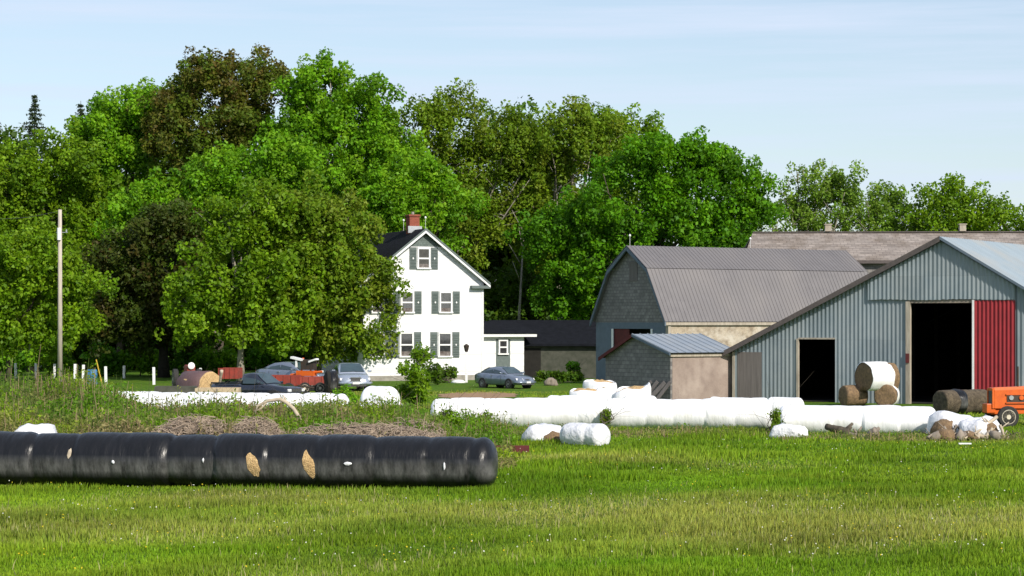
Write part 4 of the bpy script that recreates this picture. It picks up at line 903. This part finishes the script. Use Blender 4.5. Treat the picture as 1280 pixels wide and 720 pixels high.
# ================================================================= BRANCHES, LOGS, BRUSH
def log(label, p, q, r0, r1, mt, seed, bend=.08, name='driftwood_log', cat='log', group=None, stubs=2):
    rnd = random.Random(seed); a, b = Vector(p), Vector(q); m = MB(); n = 9; L_ = (b - a).length
    pts = [a.lerp(b, i / n) - a + Vector((rnd.uniform(-1, 1), rnd.uniform(-1, 1), rnd.uniform(-1, 1))) * bend * L_ * .3 * (0 < i < n) for i in range(n + 1)]
    m.tube(pts, [(r0 + (r1 - r0) * i / n) * rnd.uniform(.88, 1.12) for i in range(n + 1)], 9)
    for k in range(stubs):
        s = pts[rnd.randint(2, n - 2)]; m.tube([s, s + Vector((rnd.uniform(-.3, .3), rnd.uniform(-.2, .1), rnd.uniform(.1, .3)))], [r1 * .6, r1 * .3], 6)
    return tag(m.build(name, mt, loc=tuple(a), smooth=True), label, cat, group)
def W(px, py, Y): return (PX(px, Y), Y, PZ(py, Y))
log('dark log poking up from the grass left of the twisted stump', W(1033, 533, 78), W(1062, 541, 77.4), .12, .17, M['bark'], 1)
log('thin branch lying beside the twisted stump', W(1058, 542, 77.5), W(1086, 547, 77), .09, .11, M['wood'], 2)
log('stout twisted stump in the grass before the white row', W(1084, 548, 76.5), W(1096, 539, 76.2), .15, .19, M['wood'], 3)
log('pale pole leaning across the torn bales toward the tractor', W(1218, 543, 76), W(1246, 521, 76.5), .05, .06, M['drift'], 4, bend=.03)
log('curved pale branch on the torn bales below the tractor', W(1203, 549, 75), W(1236, 542, 75.3), .05, .08, M['drift'], 5, bend=.3)
log('short upright post at the right of the torn bales', W(1256, 549, 76), W(1250, 531, 76), .06, .05, M['drift'], 6)
log('short stick at the right end of the junk heap', W(1262, 546, 77), W(1272, 541, 77), .05, .05, M['bark'], 7)
log('knotted grey branch on top of the left torn bale', W(1172, 545, 76.5), W(1206, 533, 76.8), .07, .05, M['wood'], 8, bend=.35)
tag(MB().box((0, 0, .03), (.4, .15, .04)).build('plastic_scrap', M['white'], loc=(PX(1206, 72), 72, .05)), 'small white scrap in the grass below the junk heap', 'litter')
for i, (px, py, s_) in enumerate(((1168, 543, .24), (1181, 541, .34), (1203, 538, .28), (1212, 545, .26), (1244, 545, .24))):
    root = MB().rings([[(k * s_ * math.cos(t), k * s_ * math.sin(t), z * s_ * 1.2) for t in [2 * math.pi * j / 12 for j in range(12)]] for k, z in ((.8, 0), (1, .3), (.9, .7), (.5, .95), (.02, 1))])
    tag(lumpy(lumpy(root, i * 7.1, .13, 3.5), i, .07, 9).build('rock', M['hay_brown'] if i % 2 else M['wood'], loc=(PX(px, 75.2), 75.2, float(gz(PX(px, 75.2), 75.2))), smooth=True), 'rough stone in the junk heap, ' + ['at its left end', 'second from its left end', 'before the left torn bale', 'between the two torn bales', 'at its right end'][i], 'rock', 'stones in the junk heap')
JL = [((1160, 547), (1178, 538), 'lowest at the left end'), ((1176, 549), (1199, 541), 'crossing before the left torn bale'), ((1186, 547), (1180, 533), 'standing up against the left torn bale'), ((1206, 551), (1227, 536), 'steepest, between the two torn bales'), ((1198, 552), (1240, 548), 'lying flat along the foot'), ((1230, 550), (1240, 535), 'before the right torn bale'), ((1244, 551), (1261, 546), 'lowest at the right end')]
for i, (p, q, l) in enumerate(JL):
    log('weathered branch in the junk heap below the tractor, ' + l, W(p[0], p[1], 75.0 + .1 * i), W(q[0], q[1], 75.3), .05 + .015 * (i % 3), .035, M['drift' if i % 2 else 'wood'], 40 + i, bend=.14, name='dead_branch', cat='branch', group='branches in the junk heap')
# arched bleached branch and leaning stub on the bank
m = MB(); Yb_ = 66
pts = [W(318, 520, Yb_), W(322, 507, Yb_), W(335, 501, Yb_), W(350, 499, Yb_), W(358, 503, Yb_), W(367, 511, Yb_), W(374, 522, Yb_), W(377, 533, Yb_)]
o0 = Vector((PX(350, Yb_), Yb_, .5)); m.tube([Vector(p) - o0 for p in pts], [.02, .035, .05, .06, .065, .06, .06, .055], 8)
m.tube([Vector(pts[4]) - o0, Vector(W(354, 494, Yb_)) - o0], [.04, .02], 6); m.tube([Vector(pts[2]) - o0, Vector(W(326, 511, Yb_)) - o0, Vector(W(316, 515, Yb_)) - o0], [.03, .025, .01], 6)
tag(m.build('arched_branch', M['drift'], loc=tuple(o0), smooth=True), 'bleached bare branch arching over the brush pile', 'branch')
log('grey leaning stump at the left end of the weedy white row', W(112, 506, 80), W(92, 476, 81), .11, .06, M['bark_pale'], 12, bend=.12, name='leaning_stump', cat='stump')
def brush(label, px0, px1, Yp, h, n, seed):
    rnd = random.Random(seed); cx = PX((px0 + px1) / 2, Yp); w = (px1 - px0) / 2 * Yp / F; zb = float(gz(cx, Yp)); m = MB()
    for i in range(n):
        u = rnd.uniform(-1, 1); hh = h * math.sqrt(max(.05, 1 - abs(u) ** 2.2)); x = u * w; y = rnd.uniform(-1, 1) * .9; z = rnd.uniform(0, 1) * hh * (1 - .5 * abs(y))
        a = rnd.uniform(0, 6.28); l = rnd.uniform(.2, .65); e = rnd.uniform(-.45, .6)
        d = Vector((math.cos(a), math.sin(a) * .5, e)); p = Vector((x, y, z)); b = Vector((rnd.uniform(-.1, .1), 0, rnd.uniform(-.02, .15)))
        m.tube([p - d * l / 2, p + b, p + d * l / 2], [rnd.uniform(.007, .018), .011, .005], 3, cap=False)
    m.v = [(x, y, max(z, -.05)) for x, y, z in m.v]
    return tag(m.build('brush_pile', M['stick'], loc=(cx, Yp, zb)), label, 'brush pile', 'piles of dry brush behind the black bales')
brush('left pile of dry brush behind the black bales', 196, 292, 61.5, .66, 3600, 1)
brush('tallest pile of dry brush, below the arched branch', 286, 352, 61.2, .8, 3200, 2)
brush('wide low pile of dry brush right of the arched branch', 348, 560, 61.8, .72, 6200, 3)
brush('small tangle of dry brush below the leafy sapling', 470, 560, 66, .8, 2400, 4)
tag(MB().box((0, 0, .1), (1.0, .06, .28), rz=R(4)).build('red_board', M['dark_red'], loc=(PX(641, 68), 68, 0)), 'faded red board lying in the grass right of the black bales', 'board')

# ================================================================= POLE, POSTS, BARREL, BOXES
Yp = 147
up_ = thing('utility_pole', 'tall weathered wooden utility pole at the left', 'utility pole', (PX(75, Yp), Yp, 0))
hp = PZ(262, Yp); MB().tube([(0, 0, 0), (0, 0, hp)], [.17, .12], 12).build('pole', M['pole'], up_, smooth=True)
q = MB(); q.tube([(-.02, -.22, hp - 2.0), (-.02, -.22, hp - 1.2)], .13, 10); q.build('transformer', M['white'], up_)
q = MB(); q.tube([(-.25, 0, hp - 1.5), (.5, 0, hp - 1.5)], .03, 6); q.tube([(.42, 0, hp - 1.5), (.42, 0, hp - 1.3)], .05, 8); q.build('bracket', M['metal_flash'], up_)
q = MB(); q.tube([(0, 0, hp - .1), (-2, 0, hp - .5), (-5, -1, hp - .75), (-12, -3, hp - .6)], .015, 4); q.build('wire', M['wire'], up_)
PO = [(20, 454, 470, 'second from the left edge'), (45, 454, 470, 'third from the left edge'), (68, 455, 472, 'just left of the pole'), (93.5, 455, 480, 'just right of the pole'), (104, 456, 480, 'between pole and barrel'), (132.5, 458, 481, 'right of the blue barrel'),
      (155, 457, 470, 'beyond the yellow stick'), (192.5, 459, 481, 'before the dark trunk'), (251, 460, 478, 'behind the wrapped bale'), (362, 457, 480, 'behind the red wagon'), (403, 463, 480, 'left of the dark drum'), (12, 456, 472, 'nearest the left edge')]
proto = None
for i, (px, pt, pb, l) in enumerate(PO):
    Yq = GY(pb) if pb > 475 else 158
    Yq = min(Yq, 160); hgt = PZ(pt, Yq); o = None
    if proto is None: proto = MB().box((0, 0, .5), (.16, .16, 1)).build('fence_post', M['white'], bevel=.01); o = proto
    else: o = proto.copy(); col.objects.link(o)
    o.location = (PX(px, Yq), Yq, 0); o.scale = (1, 1, hgt); o.rotation_euler = (0, R(random.uniform(-2, 2)), 0)
    tag(o, 'white painted fence post ' + l, 'fence post', 'white fence posts under the trees')
Yq = 131
bl_ = thing('barrel', 'upright blue plastic barrel left of the white bale row', 'barrel', (PX(115, Yq), Yq, 0))
st = [(0, .27), (.03, .3), (.35, .31), (.38, .325), (.42, .31), (.85, .31), (.88, .325), (.92, .31), (1.15, .3), (1.2, .27), (1.2, .02)]
MB().rings([[(rr * math.cos(2 * math.pi * j / 20), rr * math.sin(2 * math.pi * j / 20), z) for j in range(20)] for z, rr in st]).build('drum', M['blue_plastic'], bl_, smooth=True)
q = MB(); q.tube([(.12, 0, 1.2), (.12, 0, 1.25)], .05, 8); q.build('bung', M['iron'], bl_)
q = MB(); q.tube([(0, 0, 0), (-.42, 0, 1.75)], .04, 6); tag(q.build('yellow_stake', M['yellow'], loc=(PX(129, 133), 133, 0)), 'thin yellow stake leaning right of the blue barrel', 'stake')
# feed troughs with wrapped bale
Yt = 106
tb = thing('feed_trough', 'open tan sided feed trough in front of the brown wrapped bale', 'trough', (PX(272, Yt), Yt, 0), R(3))
q = MB(); w_ = 55 / 2 * Yt / F; zt_ = PZ(485, Yt)
q.bx(-w_, w_, -.3, -.24, .0, zt_); q.bx(-w_, w_, .9, .96, 0, zt_); q.bx(-w_, -w_ + .06, -.24, .9, 0, zt_ - .01); q.bx(w_ - .06, w_, -.24, .9, 0, zt_ - .01)
q.build('side_panel', M['tan_board'], tb); MB().bx(-w_ + .06, w_ - .06, -.24, .9, .4, .46).build('floor', M['wood'], tb)
q = MB(); q.bx(-.03, .03, -.34, -.303, 0, zt_ - .02); q.build('batten', M['wood'], tb)
Yt = 108
tg = thing('concrete_trough', 'low grey concrete trough left of the tan feed trough', 'trough', (PX(219, Yt), Yt, 0), R(3))
q = MB(); w_ = 25 * Yt / F; zt_ = PZ(483, Yt); q.bx(-w_, w_, -.3, -.18, 0, zt_); q.bx(-w_, w_, .8, .92, 0, zt_); q.bx(-w_, -w_ + .12, -.18, .8, 0, zt_); q.bx(w_ - .12, w_, -.18, .8, 0, zt_)
q.build('basin', M['concrete_dark'], tg); MB().bx(-w_ + .12, w_ - .12, -.18, .8, .3, .6).build('floor', M['concrete_dark'], tg)
Yw = 112
round_bale('large round bale in brown net wrap with tan end, behind the troughs', (PX(249, Yw), Yw, 0), R(-38), .78, 1.75, M['net'], M['hay'], 8, wrap=(.0, .93), group=None, zc=.72)
log('stout pale prop leaning on the netted bale', W(274, 484, 111), W(277, 463, 110.5), .06, .08, M['drift'], 13, bend=.02, name='timber_prop', cat='timber', stubs=0)
# ================================================================= VEHICLES
def wheel(par, x, y, r, w, rimm, nm='wheel', side=-1):
    t = MB(); n = 24
    pr = [(-w / 2, r * .62), (-w / 2, r * .93), (-w / 2 + .03, r), (w / 2 - .03, r), (w / 2, r * .93), (w / 2, r * .62)]
    t.rings([[(rr * math.cos(2 * math.pi * j / n), yy, rr * math.sin(2 * math.pi * j / n)) for j in range(n)] for yy, rr in pr])
    to = t.build(nm, M['tyre'], par, loc=(x, y, r), smooth=False)
    q = MB(); s = side; pr = [(s * w * .30, r * .12), (s * w * .36, r * .2), (s * w * .36, r * .3), (s * w * .44, r * .56), (s * w * .52, r * .63), (s * w * .50, r * .66)]
    q.rings([[(rr * math.cos(2 * math.pi * j / n), yy, rr * math.sin(2 * math.pi * j / n)) for j in range(n)] for yy, rr in [(s * w * .503, .01)] + [(s * w * .503, r * .2)] + pr[3:]])
    q.build('rim', rimm, to, smooth=False)
    return to
def car(label, loc, rz, paint, scale=1, cat='car', name='parked_car', pickup=False, long_hood=False):
    c = thing(name, label, cat, loc, rz, None, scale)
    if pickup:
        low = [(-2.35, .74, .5, .95), (-2.3, .8, .42, 1.0), (-1.5, .82, .38, 1.0), (-.55, .82, .36, 1.0), (.0, .83, .36, 1.0), (.9, .83, .36, 1.0), (1.25, .82, .38, .98), (1.9, .8, .4, .9), (2.3, .76, .42, .84), (2.4, .68, .48, .76)]
        cab = [(-.62, .66, 1.0), (-.5, .63, 1.35), (-.42, .60, 1.52), (.0, .60, 1.56), (.3, .60, 1.53), (.62, .66, 1.28), (1.05, .72, .99)]
        ws, rwnd, belt = (4, 6), (0, 2), 1.0
        sw_ = [(-.38, .42), (.46, .9)]
    else:
        low = [(-2.32, .62, .42, .80), (-2.26, .76, .3, .96), (-1.9, .82, .26, 1.02), (-1.4, .86, .24, 1.01), (-.6, .88, .22, .98), (.3, .88, .22, .96), (1.0, .87, .22, .93), (1.6, .85, .24, .85), (2.05, .79, .26, .75), (2.26, .68, .3, .66), (2.32, .55, .36, .58)]
        cab = [(-1.85, .70, 1.0), (-1.4, .66, 1.22), (-.95, .61, 1.38), (-.3, .60, 1.44), (.25, .61, 1.41), (.65, .66, 1.22), (1.15, .74, .93)]
        ws, rwnd, belt = (4, 6), (0, 2), .97
        sw_ = [(-1.1, -.42), (-.34, .48)]
    def ring(x, hw, zb, zt):
        h = [(0, zt + .03), (hw * .55, zt + .02), (hw * .86, zt - .01), (hw * .97, zt - .1), (hw, (zt + zb) / 2 + .05), (hw * .985, zb + .12), (hw * .9, zb), (0, zb)]
        return [(x, y, z) for y, z in h] + [(x, -y, z) for y, z in h[-2:0:-1]]
    body = MB().rings([ring(*q) for q in low])
    cr = []
    for (x, hw, zt) in cab:
        b = belt - .08
        cr.append([(x, 0, zt + .015), (x, hw * .8, zt), (x, hw, zt - .05), (x, hw + (zt - .05 - b) * .28, b), (x, -hw - (zt - .05 - b) * .28, b), (x, -hw, zt - .05), (x, -hw * .8, zt)])
    body.rings(cr)
    bo = body.build('body', paint, c, smooth=True)
    bo.data.polygons.foreach_set('use_smooth', [True] * len(bo.data.polygons))
    def cabz(x):
        for (a, b) in zip(cab[:-1], cab[1:]):
            if a[0] <= x <= b[0]:
                t = (x - a[0]) / (b[0] - a[0]); return a[1] + (b[1] - a[1]) * t, a[2] + (b[2] - a[2]) * t
        return cab[-1][1:]
    def strip(i0, i1, nm):
        pts = cab[i0:i1 + 1]; v = []
        ofs = .02 if i1 > 3 else -.02
        for k, (x, hw, zt) in enumerate(pts):
            xx = x; zz = zt + .03
            if k == 0 or k == len(pts) - 1:
                p2 = pts[1] if k == 0 else pts[-2]; xx = x + (p2[0] - x) * .14; zz = zt + (p2[2] - zt) * .14 + .03
            v += [(xx + ofs, -hw * .86, zz - .01), (xx + ofs, 0, zz + .015), (xx + ofs, hw * .86, zz - .01)]
        f = []
        for k in range(len(pts) - 1): f += [(3 * k, 3 * k + 1, 3 * k + 4, 3 * k + 3), (3 * k + 1, 3 * k + 2, 3 * k + 5, 3 * k + 4)]
        MB().add(v, f).build(nm, M['car_glass'], c)
    strip(ws[0], ws[1], 'windscreen'); strip(rwnd[0], rwnd[1], 'rear_window')
    for s in (-1, 1):
        for (xa, xb) in sw_:
            q = MB(); v = []
            for x in (xa, xb):
                hw, zt = cabz(x); zt2 = zt - .12 - .05; b = belt + .03
                for z in (b, max(zt2, b + .05)): v.append((x, s * (hw + (zt - .05 - z) * .28 + .012), z))
            if not pickup and xb > 0: v[2] = (v[2][0] + .32, v[2][1] + s * .015, v[2][2])
            if not pickup and xa < -1: v[0] = (v[0][0] - .3, v[0][1] + s * .01, v[0][2])
            MB().add(v, [(0, 2, 3, 1)]).build('side_window', M['car_glass'], c)
        m_ = MB(); m_.box((.75, s * .96, belt + .06), (.14, .2, .13)); m_.build('mirror', paint, c, bevel=.03)
    xf, xr = (1.55, -1.45) if pickup else (1.4, -1.35); wr = .34 if pickup else .315
    hwf = .83 if pickup else .865
    for x in (xf, xr):
        for s in (-1, 1):
            a = MB(); n = 24; a.rings([[(x + rr * math.cos(2 * math.pi * j / n), s * yy, wr + rr * math.sin(2 * math.pi * j / n)) for j in range(n)] for yy, rr in ((.6, wr * 1.17), (hwf + .012, wr * 1.17))])
            a.build('wheel_arch', M['tyre'], c)
            wheel(c, x, s * (hwf - .085), wr, .21, M['rim'], side=s)
    xn = low[-1][0]
    if pickup:
        for s in (-1, 1): MB().box((xn - .04, s * .56, .72), (.1, .26, .14)).build('headlight', M['lamp_glass'], c, bevel=.02)
        MB().box((xn - .03, 0, .72), (.09, .8, .15)).build('grille', M['grille'], c)
        MB().box((xn + .02, 0, .5), (.14, 1.5, .16)).build('bumper', M['iron'], c, bevel=.02)
        q = MB(); q.bx(-2.25, -.68, -.68, .68, 1.02, 1.03); q.build('bed_cover', M['tyre'], c)
        q = MB();
        for s in (-1, 1): q.bx(-2.3, -.68, s * .78 - .04, s * .78 + .04, 1.0, 1.08)
        q.build('bed_rail', paint, c)
    else:
        z_h = .63
        for s in (-1, 1):
            q = MB(); q.add([(2.31, s * .30, .55), (2.12, s * .79, .57), (2.03, s * .80, .70), (2.25, s * .36, .675)], [(0, 1, 2, 3)])
            q.v = [(x + .035, y, z) for x, y, z in q.v]; q.build('headlight', M['lamp_glass'], c)
            q = MB(); q.box((-2.27, s * .55, .82), (.08, .34, .14)); q.build('tail_light', M['red_paint'], c, bevel=.02)
        if long_hood:
            MB().box((2.3, 0, .62), (.06, .52, .17)).build('grille', M['grille'], c); q = MB(); q.box((2.335, 0, .715), (.03, .58, .03)); q.box((2.335, 0, .53), (.03, .58, .03)); q.build('grille_trim', M['chrome'], c)
        else: MB().box((2.31, 0, .6), (.05, .34, .08)).build('grille', M['grille'], c)
        q = MB(); q.tube([(2.0, -.86, .42), (2.24, -.74, .42), (2.37, -.45, .42), (2.40, 0, .42), (2.37, .45, .42), (2.24, .74, .42), (2.0, .86, .42)], .085, 8); q.build('bumper', paint, c, smooth=True)
        MB().box((2.475, 0, .43), (.02, .36, .12)).build('number_plate', M['plate'], c)
        MB().box((2.37, 0, .30), (.1, 1.1, .08)).build('air_intake', M['grille'], c)
        for s in (-1, 1): MB().box((-.38, s * .89, .86), (.16, .03, .03)).build('door_handle', M['chrome'], c)
        q = MB()
        for s in (-1, 1):
            for x in (-1.12, -.38, .62): q.bx(x - .006, x + .006, s * .884 - .004, s * .884 + .004, .35, .9)
        q.build('door_seam', M['tyre'], c)
    return c
Yc = 135
car('blue-grey saloon car parked on the lawn before the porch', (PX(631, Yc), Yc, 0), R(-50), M['silver_paint'], .90)
Yc = 131
car('light silver saloon with square grille parked left of the house', (PX(437, Yc), Yc, 0), R(-78), M['silver_paint2'], 1.1, long_hood=True)
Yc = 109
car('dark navy pickup truck nosing right behind the weedy white bales', (PX(322, Yc), Yc, 0), R(-30), M['navy_paint'], .97, cat='pickup truck', name='pickup_truck', pickup=True)
# dark standing drum bale left of the silver saloon
round_bale('tall dark round bale standing left of the light silver saloon', (PX(414, 122), 122, 0), R(14), .68, .62, M['black_plastic'], M['interior'], 9, group=None, zc=.66, wrap=(.3, .8))
# red wagons
def wagon(label, px, py, w, Yv, rz, h0=.5, h1=1.15):
    t = thing('farm_wagon', label, 'wagon', (PX(px, Yv), Yv, 0), rz, 'red farm wagons by the pickup'); q = MB()
    q.bx(-w / 2, w / 2, -.7, -.63, h0, h1); q.bx(-w / 2, w / 2, .63, .7, h0, h1); q.bx(-w / 2, -w / 2 + .06, -.63, .63, h0, h1 - .02); q.bx(w / 2 - .06, w / 2, -.63, .63, h0, h1 - .02)
    for k in range(4): q.bx(-w / 2 + w * (k + .5) / 4 - .03, -w / 2 + w * (k + .5) / 4 + .03, -.74, -.703, h0, h1)
    q.build('box_sides', M['red_paint'], t); MB().bx(-w / 2 + .06, w / 2 - .06, -.63, .63, h0, h0 + .08).build('deck', M['wood'], t)
    for x in (-w * .3, w * .3):
        for s in (-1, 1): wheel(t, x, s * .78, .33, .18, M['cream'], side=s)
    q = MB(); q.tube([(w / 2, 0, h0), (w / 2 + .9, 0, h0 - .15)], .05, 6); q.build('drawbar', M['iron'], t)
wagon('red farm wagon behind the bed of the dark pickup', 288, 0, 1.1, 126, R(-5), .8, 1.4)
wagon('red farm wagon just behind the hood of the dark pickup', 354, 0, 1.7, 123, R(-8), .5, 1.06)
wagon('low red wagon left of the dark drum bale', 391, 0, 1.4, 124, R(4), .5, .95)
# orange hay machine with pale blue car behind
t = thing('hay_rake', 'orange and black hay machine with white guards behind the wagons', 'farm machine', (PX(383, 130), 130, 0), R(-20))
q = MB(); q.tube([(-1, 0, .9), (1, 0, 1.1)], .07, 8); q.tube([(-.4, 0, .6), (-.2, 0, 1.9)], .06, 8); q.tube([(.5, 0, .5), (.1, 0, 1.7)], .05, 8); q.box((0, 0, 1.0), (1.1, .5, .3)); q.build('frame', M['orange'], t)
q = MB(); q.box((-.5, -.2, 1.85), (.7, .4, .12), ry=R(12)); q.box((.5, -.1, 1.75), (.5, .4, .1), ry=R(-18)); q.box((-.5, -.3, 1.6), (.1, .1, .5)); q.build('guard', M['white'], t)
q = MB(); q.box((.1, .1, 1.5), (.8, .5, .6)); q.build('engine', M['iron'], t)
for s in (-1, 1): wheel(t, s * .6, -.4, .4, .18, M['cream'], side=-1)
c = car('pale blue-grey car mostly hidden behind the orange hay machine', (PX(366, 139), 139, .0), R(-35), M['silver_paint'], 1.05)
# little red thing with white lamp behind the netted bale
t = thing('red_tractor', 'small old red tractor with white round lamp behind the netted bale', 'tractor', (PX(236, 132), 132, 0), R(-75))
MB().box((.4, 0, 1.2), (1.5, .5, .5)).build('hood', M['red_paint'], t, bevel=.08); q = MB(); q.box((-.3, 0, .8), (2.0, .35, .35)); q.build('chassis', M['iron'], t)
q = MB(); q.rings([[(1.16 + x, rr * math.cos(.4 * j), 1.42 + rr * math.sin(.4 * j)) for j in range(16)] for x, rr in ((0, .02), (.06, .14), (.1, .2), (.12, .14), (.12, .02))]); q.build('lamp', M['white'], t)
for s in (-1, 1): wheel(t, -.8, s * .7, .6, .3, M['cream'], side=s); wheel(t, .9, s * .5, .3, .16, M['cream'], side=s)
MB().box((-.7, 0, 1.3), (.4, .45, .08)).build('seat', M['iron'], t)

# orange tractor at the right edge
Yx = 85
t = thing('orange_tractor', 'orange farm tractor facing left at the right edge', 'tractor', (PX(1252, Yx) + .0, Yx, 0), R(188))
# local +x is forward (left in the picture); front axle at origin
hd = MB(); hd.rings([[(x, y, z) for y, z in ((-w2, .72), (-w2, zt - .1), (-w2 * .8, zt), (w2 * .8, zt), (w2, zt - .1), (w2, .72))] for x, w2, zt in ((.42, .27, 1.46), (.38, .3, 1.5), (-.3, .3, 1.52), (-1.25, .3, 1.56))])
ho = hd.build('hood', M['orange'], t)
MB().box((.425, 0, 1.12), (.03, .42, .62)).build('grille', M['grille'], t)
q = MB(); q.bx(.40, .47, -.3, -.24, .72, 1.46); q.bx(.40, .47, .24, .3, .72, 1.46); q.bx(.40, .47, -.24, .24, 1.38, 1.48); q.build('grille_frame', M['orange'], t)
q = MB(); q.bx(-1.0, -.1, -.335, .335, .88, 1.24); q.build('engine', M['iron'], t)
for i in range(2):
    for s in (-1, 1): MB().tube([(-.25 - i * .4, s * .33, 1.12), (-.25 - i * .4, s * .38, 1.12)], .09, 12).build('engine_cover', M['orange'] if i else M['metal_flash'], t)
q = MB()
for s in (-1, 1): q.bx(-1.05, -.05, s * .34 - .02, s * .34 + .02, 1.22, 1.27); q.bx(-1.05, -.05, s * .34 - .02, s * .34 + .02, .9, .95)
q.build('side_rail', M['orange'], t)
q = MB(); q.bx(-1.2, .5, -.2, .2, .5, .72); q.box((.5, 0, .72), (.35, .5, .35)); q.build('front_frame', M['orange'], t, bevel=.02)
q = MB(); q.tube([(0, -.62, .42), (0, .62, .42)], .06, 8); q.tube([(0, 0, .42), (0, 0, .65)], .08, 8); q.build('front_axle', M['orange'], t)
for s in (-1, 1): wheel(t, 0, s * .68, .41, .19, M['cream'], side=s, nm='front_wheel')
q = MB(); q.bx(-2.8, -1.2, -.25, .25, .55, 1.1); q.tube([(-2.2, -.7, .8), (-2.2, .7, .8)], .12, 8); q.build('gearbox', M['iron'], t)
for s in (-1, 1):
    wheel(t, -2.2, s * .78, .78, .38, M['cream'], side=s, nm='rear_wheel')
    f = MB(); f.rings([[(-2.2 + .88 * math.cos(R(a_)), s * (.55 + k), .78 + .88 * math.sin(R(a_))) for a_ in range(20, 171, 15)] for k in (0, .45)], closed=False, cap=False); f.build('fender', M['orange'], t)
q = MB(); q.box((-2.0, 0, 1.3), (.5, .5, .1)); q.box((-2.25, 0, 1.52), (.08, .5, .4)); q.build('seat', M['tyre'], t, bevel=.03)
q = MB(); q.tube([(-1.3, 0, 1.4), (-1.6, 0, 1.75)], .025, 6); q.rings([[(-1.6 + .2 * math.cos(u) * .45 + .03 * math.cos(v), .2 * math.sin(u), 1.77 + .2 * math.cos(u) * .6 + .03 * math.sin(v)) for v in (0, 1.57, 3.14, 4.7)] for u in [i * .3491 for i in range(19)]]); q.build('steering_wheel', M['iron'], t)
MB().tube([(-.6, .12, 1.5), (-.6, .12, 2.3)], .035, 8).build('exhaust', M['iron'], t)
q = MB()
for s in (-1, 1): q.tube([(-1.35, s * .32, 1.45), (-1.35, s * .32, 2.3)], .03, 6)
q.build('light_bar', M['iron'], t)
MB().box((-1.3, -.32, 1.62), (.14, .16, .2)).build('work_lamp', M['lamp_glass'], t, bevel=.03)

# lawn details by the low shed
tag(heap('rock', 'light brown rock on the grass right of the blue-grey saloon', 688, (140,), .9, .6, .5, 40, M['wood'], cat='rock'), None)

# ================================================================= LIGHT, SKY, CAMERA
SE, SA = R(34), R(35)            # sun elevation, and angle to the right of straight behind the camera
sd_ = Vector((math.sin(SA) * math.cos(SE), -math.cos(SA) * math.cos(SE), math.sin(SE)))   # direction towards the sun
sun = bpy.data.lights.new('sun', 'SUN'); sun.energy = 5.2; sun.angle = R(.53); sun.color = (1, .93, .82)
so = bpy.data.objects.new('sun', sun); col.objects.link(so); so.rotation_euler = sd_.to_track_quat('Z', 'Y').to_euler(); so.location = (30, -30, 60)
w = bpy.data.worlds.new('World'); sc.world = w; w.use_nodes = True; nt = w.node_tree; L = nt.links.new
bg = nt.nodes['Background']; sk = nn(nt, 'ShaderNodeTexSky', sky_type='NISHITA'); sk.sun_disc = False
sk.sun_elevation = SE; sk.sun_rotation = math.atan2(sd_.x, sd_.y); sk.air_density = 1.0; sk.dust_density = .6; sk.ozone_density = 1.5
tc = nn(nt, 'ShaderNodeTexCoord'); mp = nn(nt, 'ShaderNodeMapping'); mp.inputs['Scale'].default_value = (1.8, 1.8, 38)
L(tc.outputs['Generated'], mp.inputs['Vector'])
n1 = nn(nt, 'ShaderNodeTexNoise', Scale=2.2, Detail=6, Roughness=.6); L(mp.outputs[0], n1.inputs['Vector'])
mr = nn(nt, 'ShaderNodeMapRange'); mr.inputs[1].default_value = .42; mr.inputs[2].default_value = .75; mr.inputs[3].default_value = .35; mr.inputs[4].default_value = .95
L(n1.outputs['Fac'], mr.inputs[0])
mx = nn(nt, 'ShaderNodeMix', data_type='RGBA'); L(mr.outputs[0], mx.inputs[0]); L(sk.outputs[0], mx.inputs[6]); mx.inputs[7].default_value = (5.5, 6.3, 7.7, 1)
L(mx.outputs[2], bg.inputs[0]); bg.inputs[1].default_value = .13

cam = bpy.data.cameras.new('camera'); co = bpy.data.objects.new('camera', cam); col.objects.link(co)
co.location = (0, 0, H); co.rotation_euler = (R(90), 0, 0); cam.sensor_width = 36; cam.lens = 36 * F / 1280
cam.shift_y = (CY - 360) / 1280; cam.clip_start = .5; cam.clip_end = 9000
sc.camera = co
sc.view_settings.view_transform = 'Standard'; sc.view_settings.look = 'None'; sc.view_settings.exposure = 0; sc.view_settings.gamma = 1
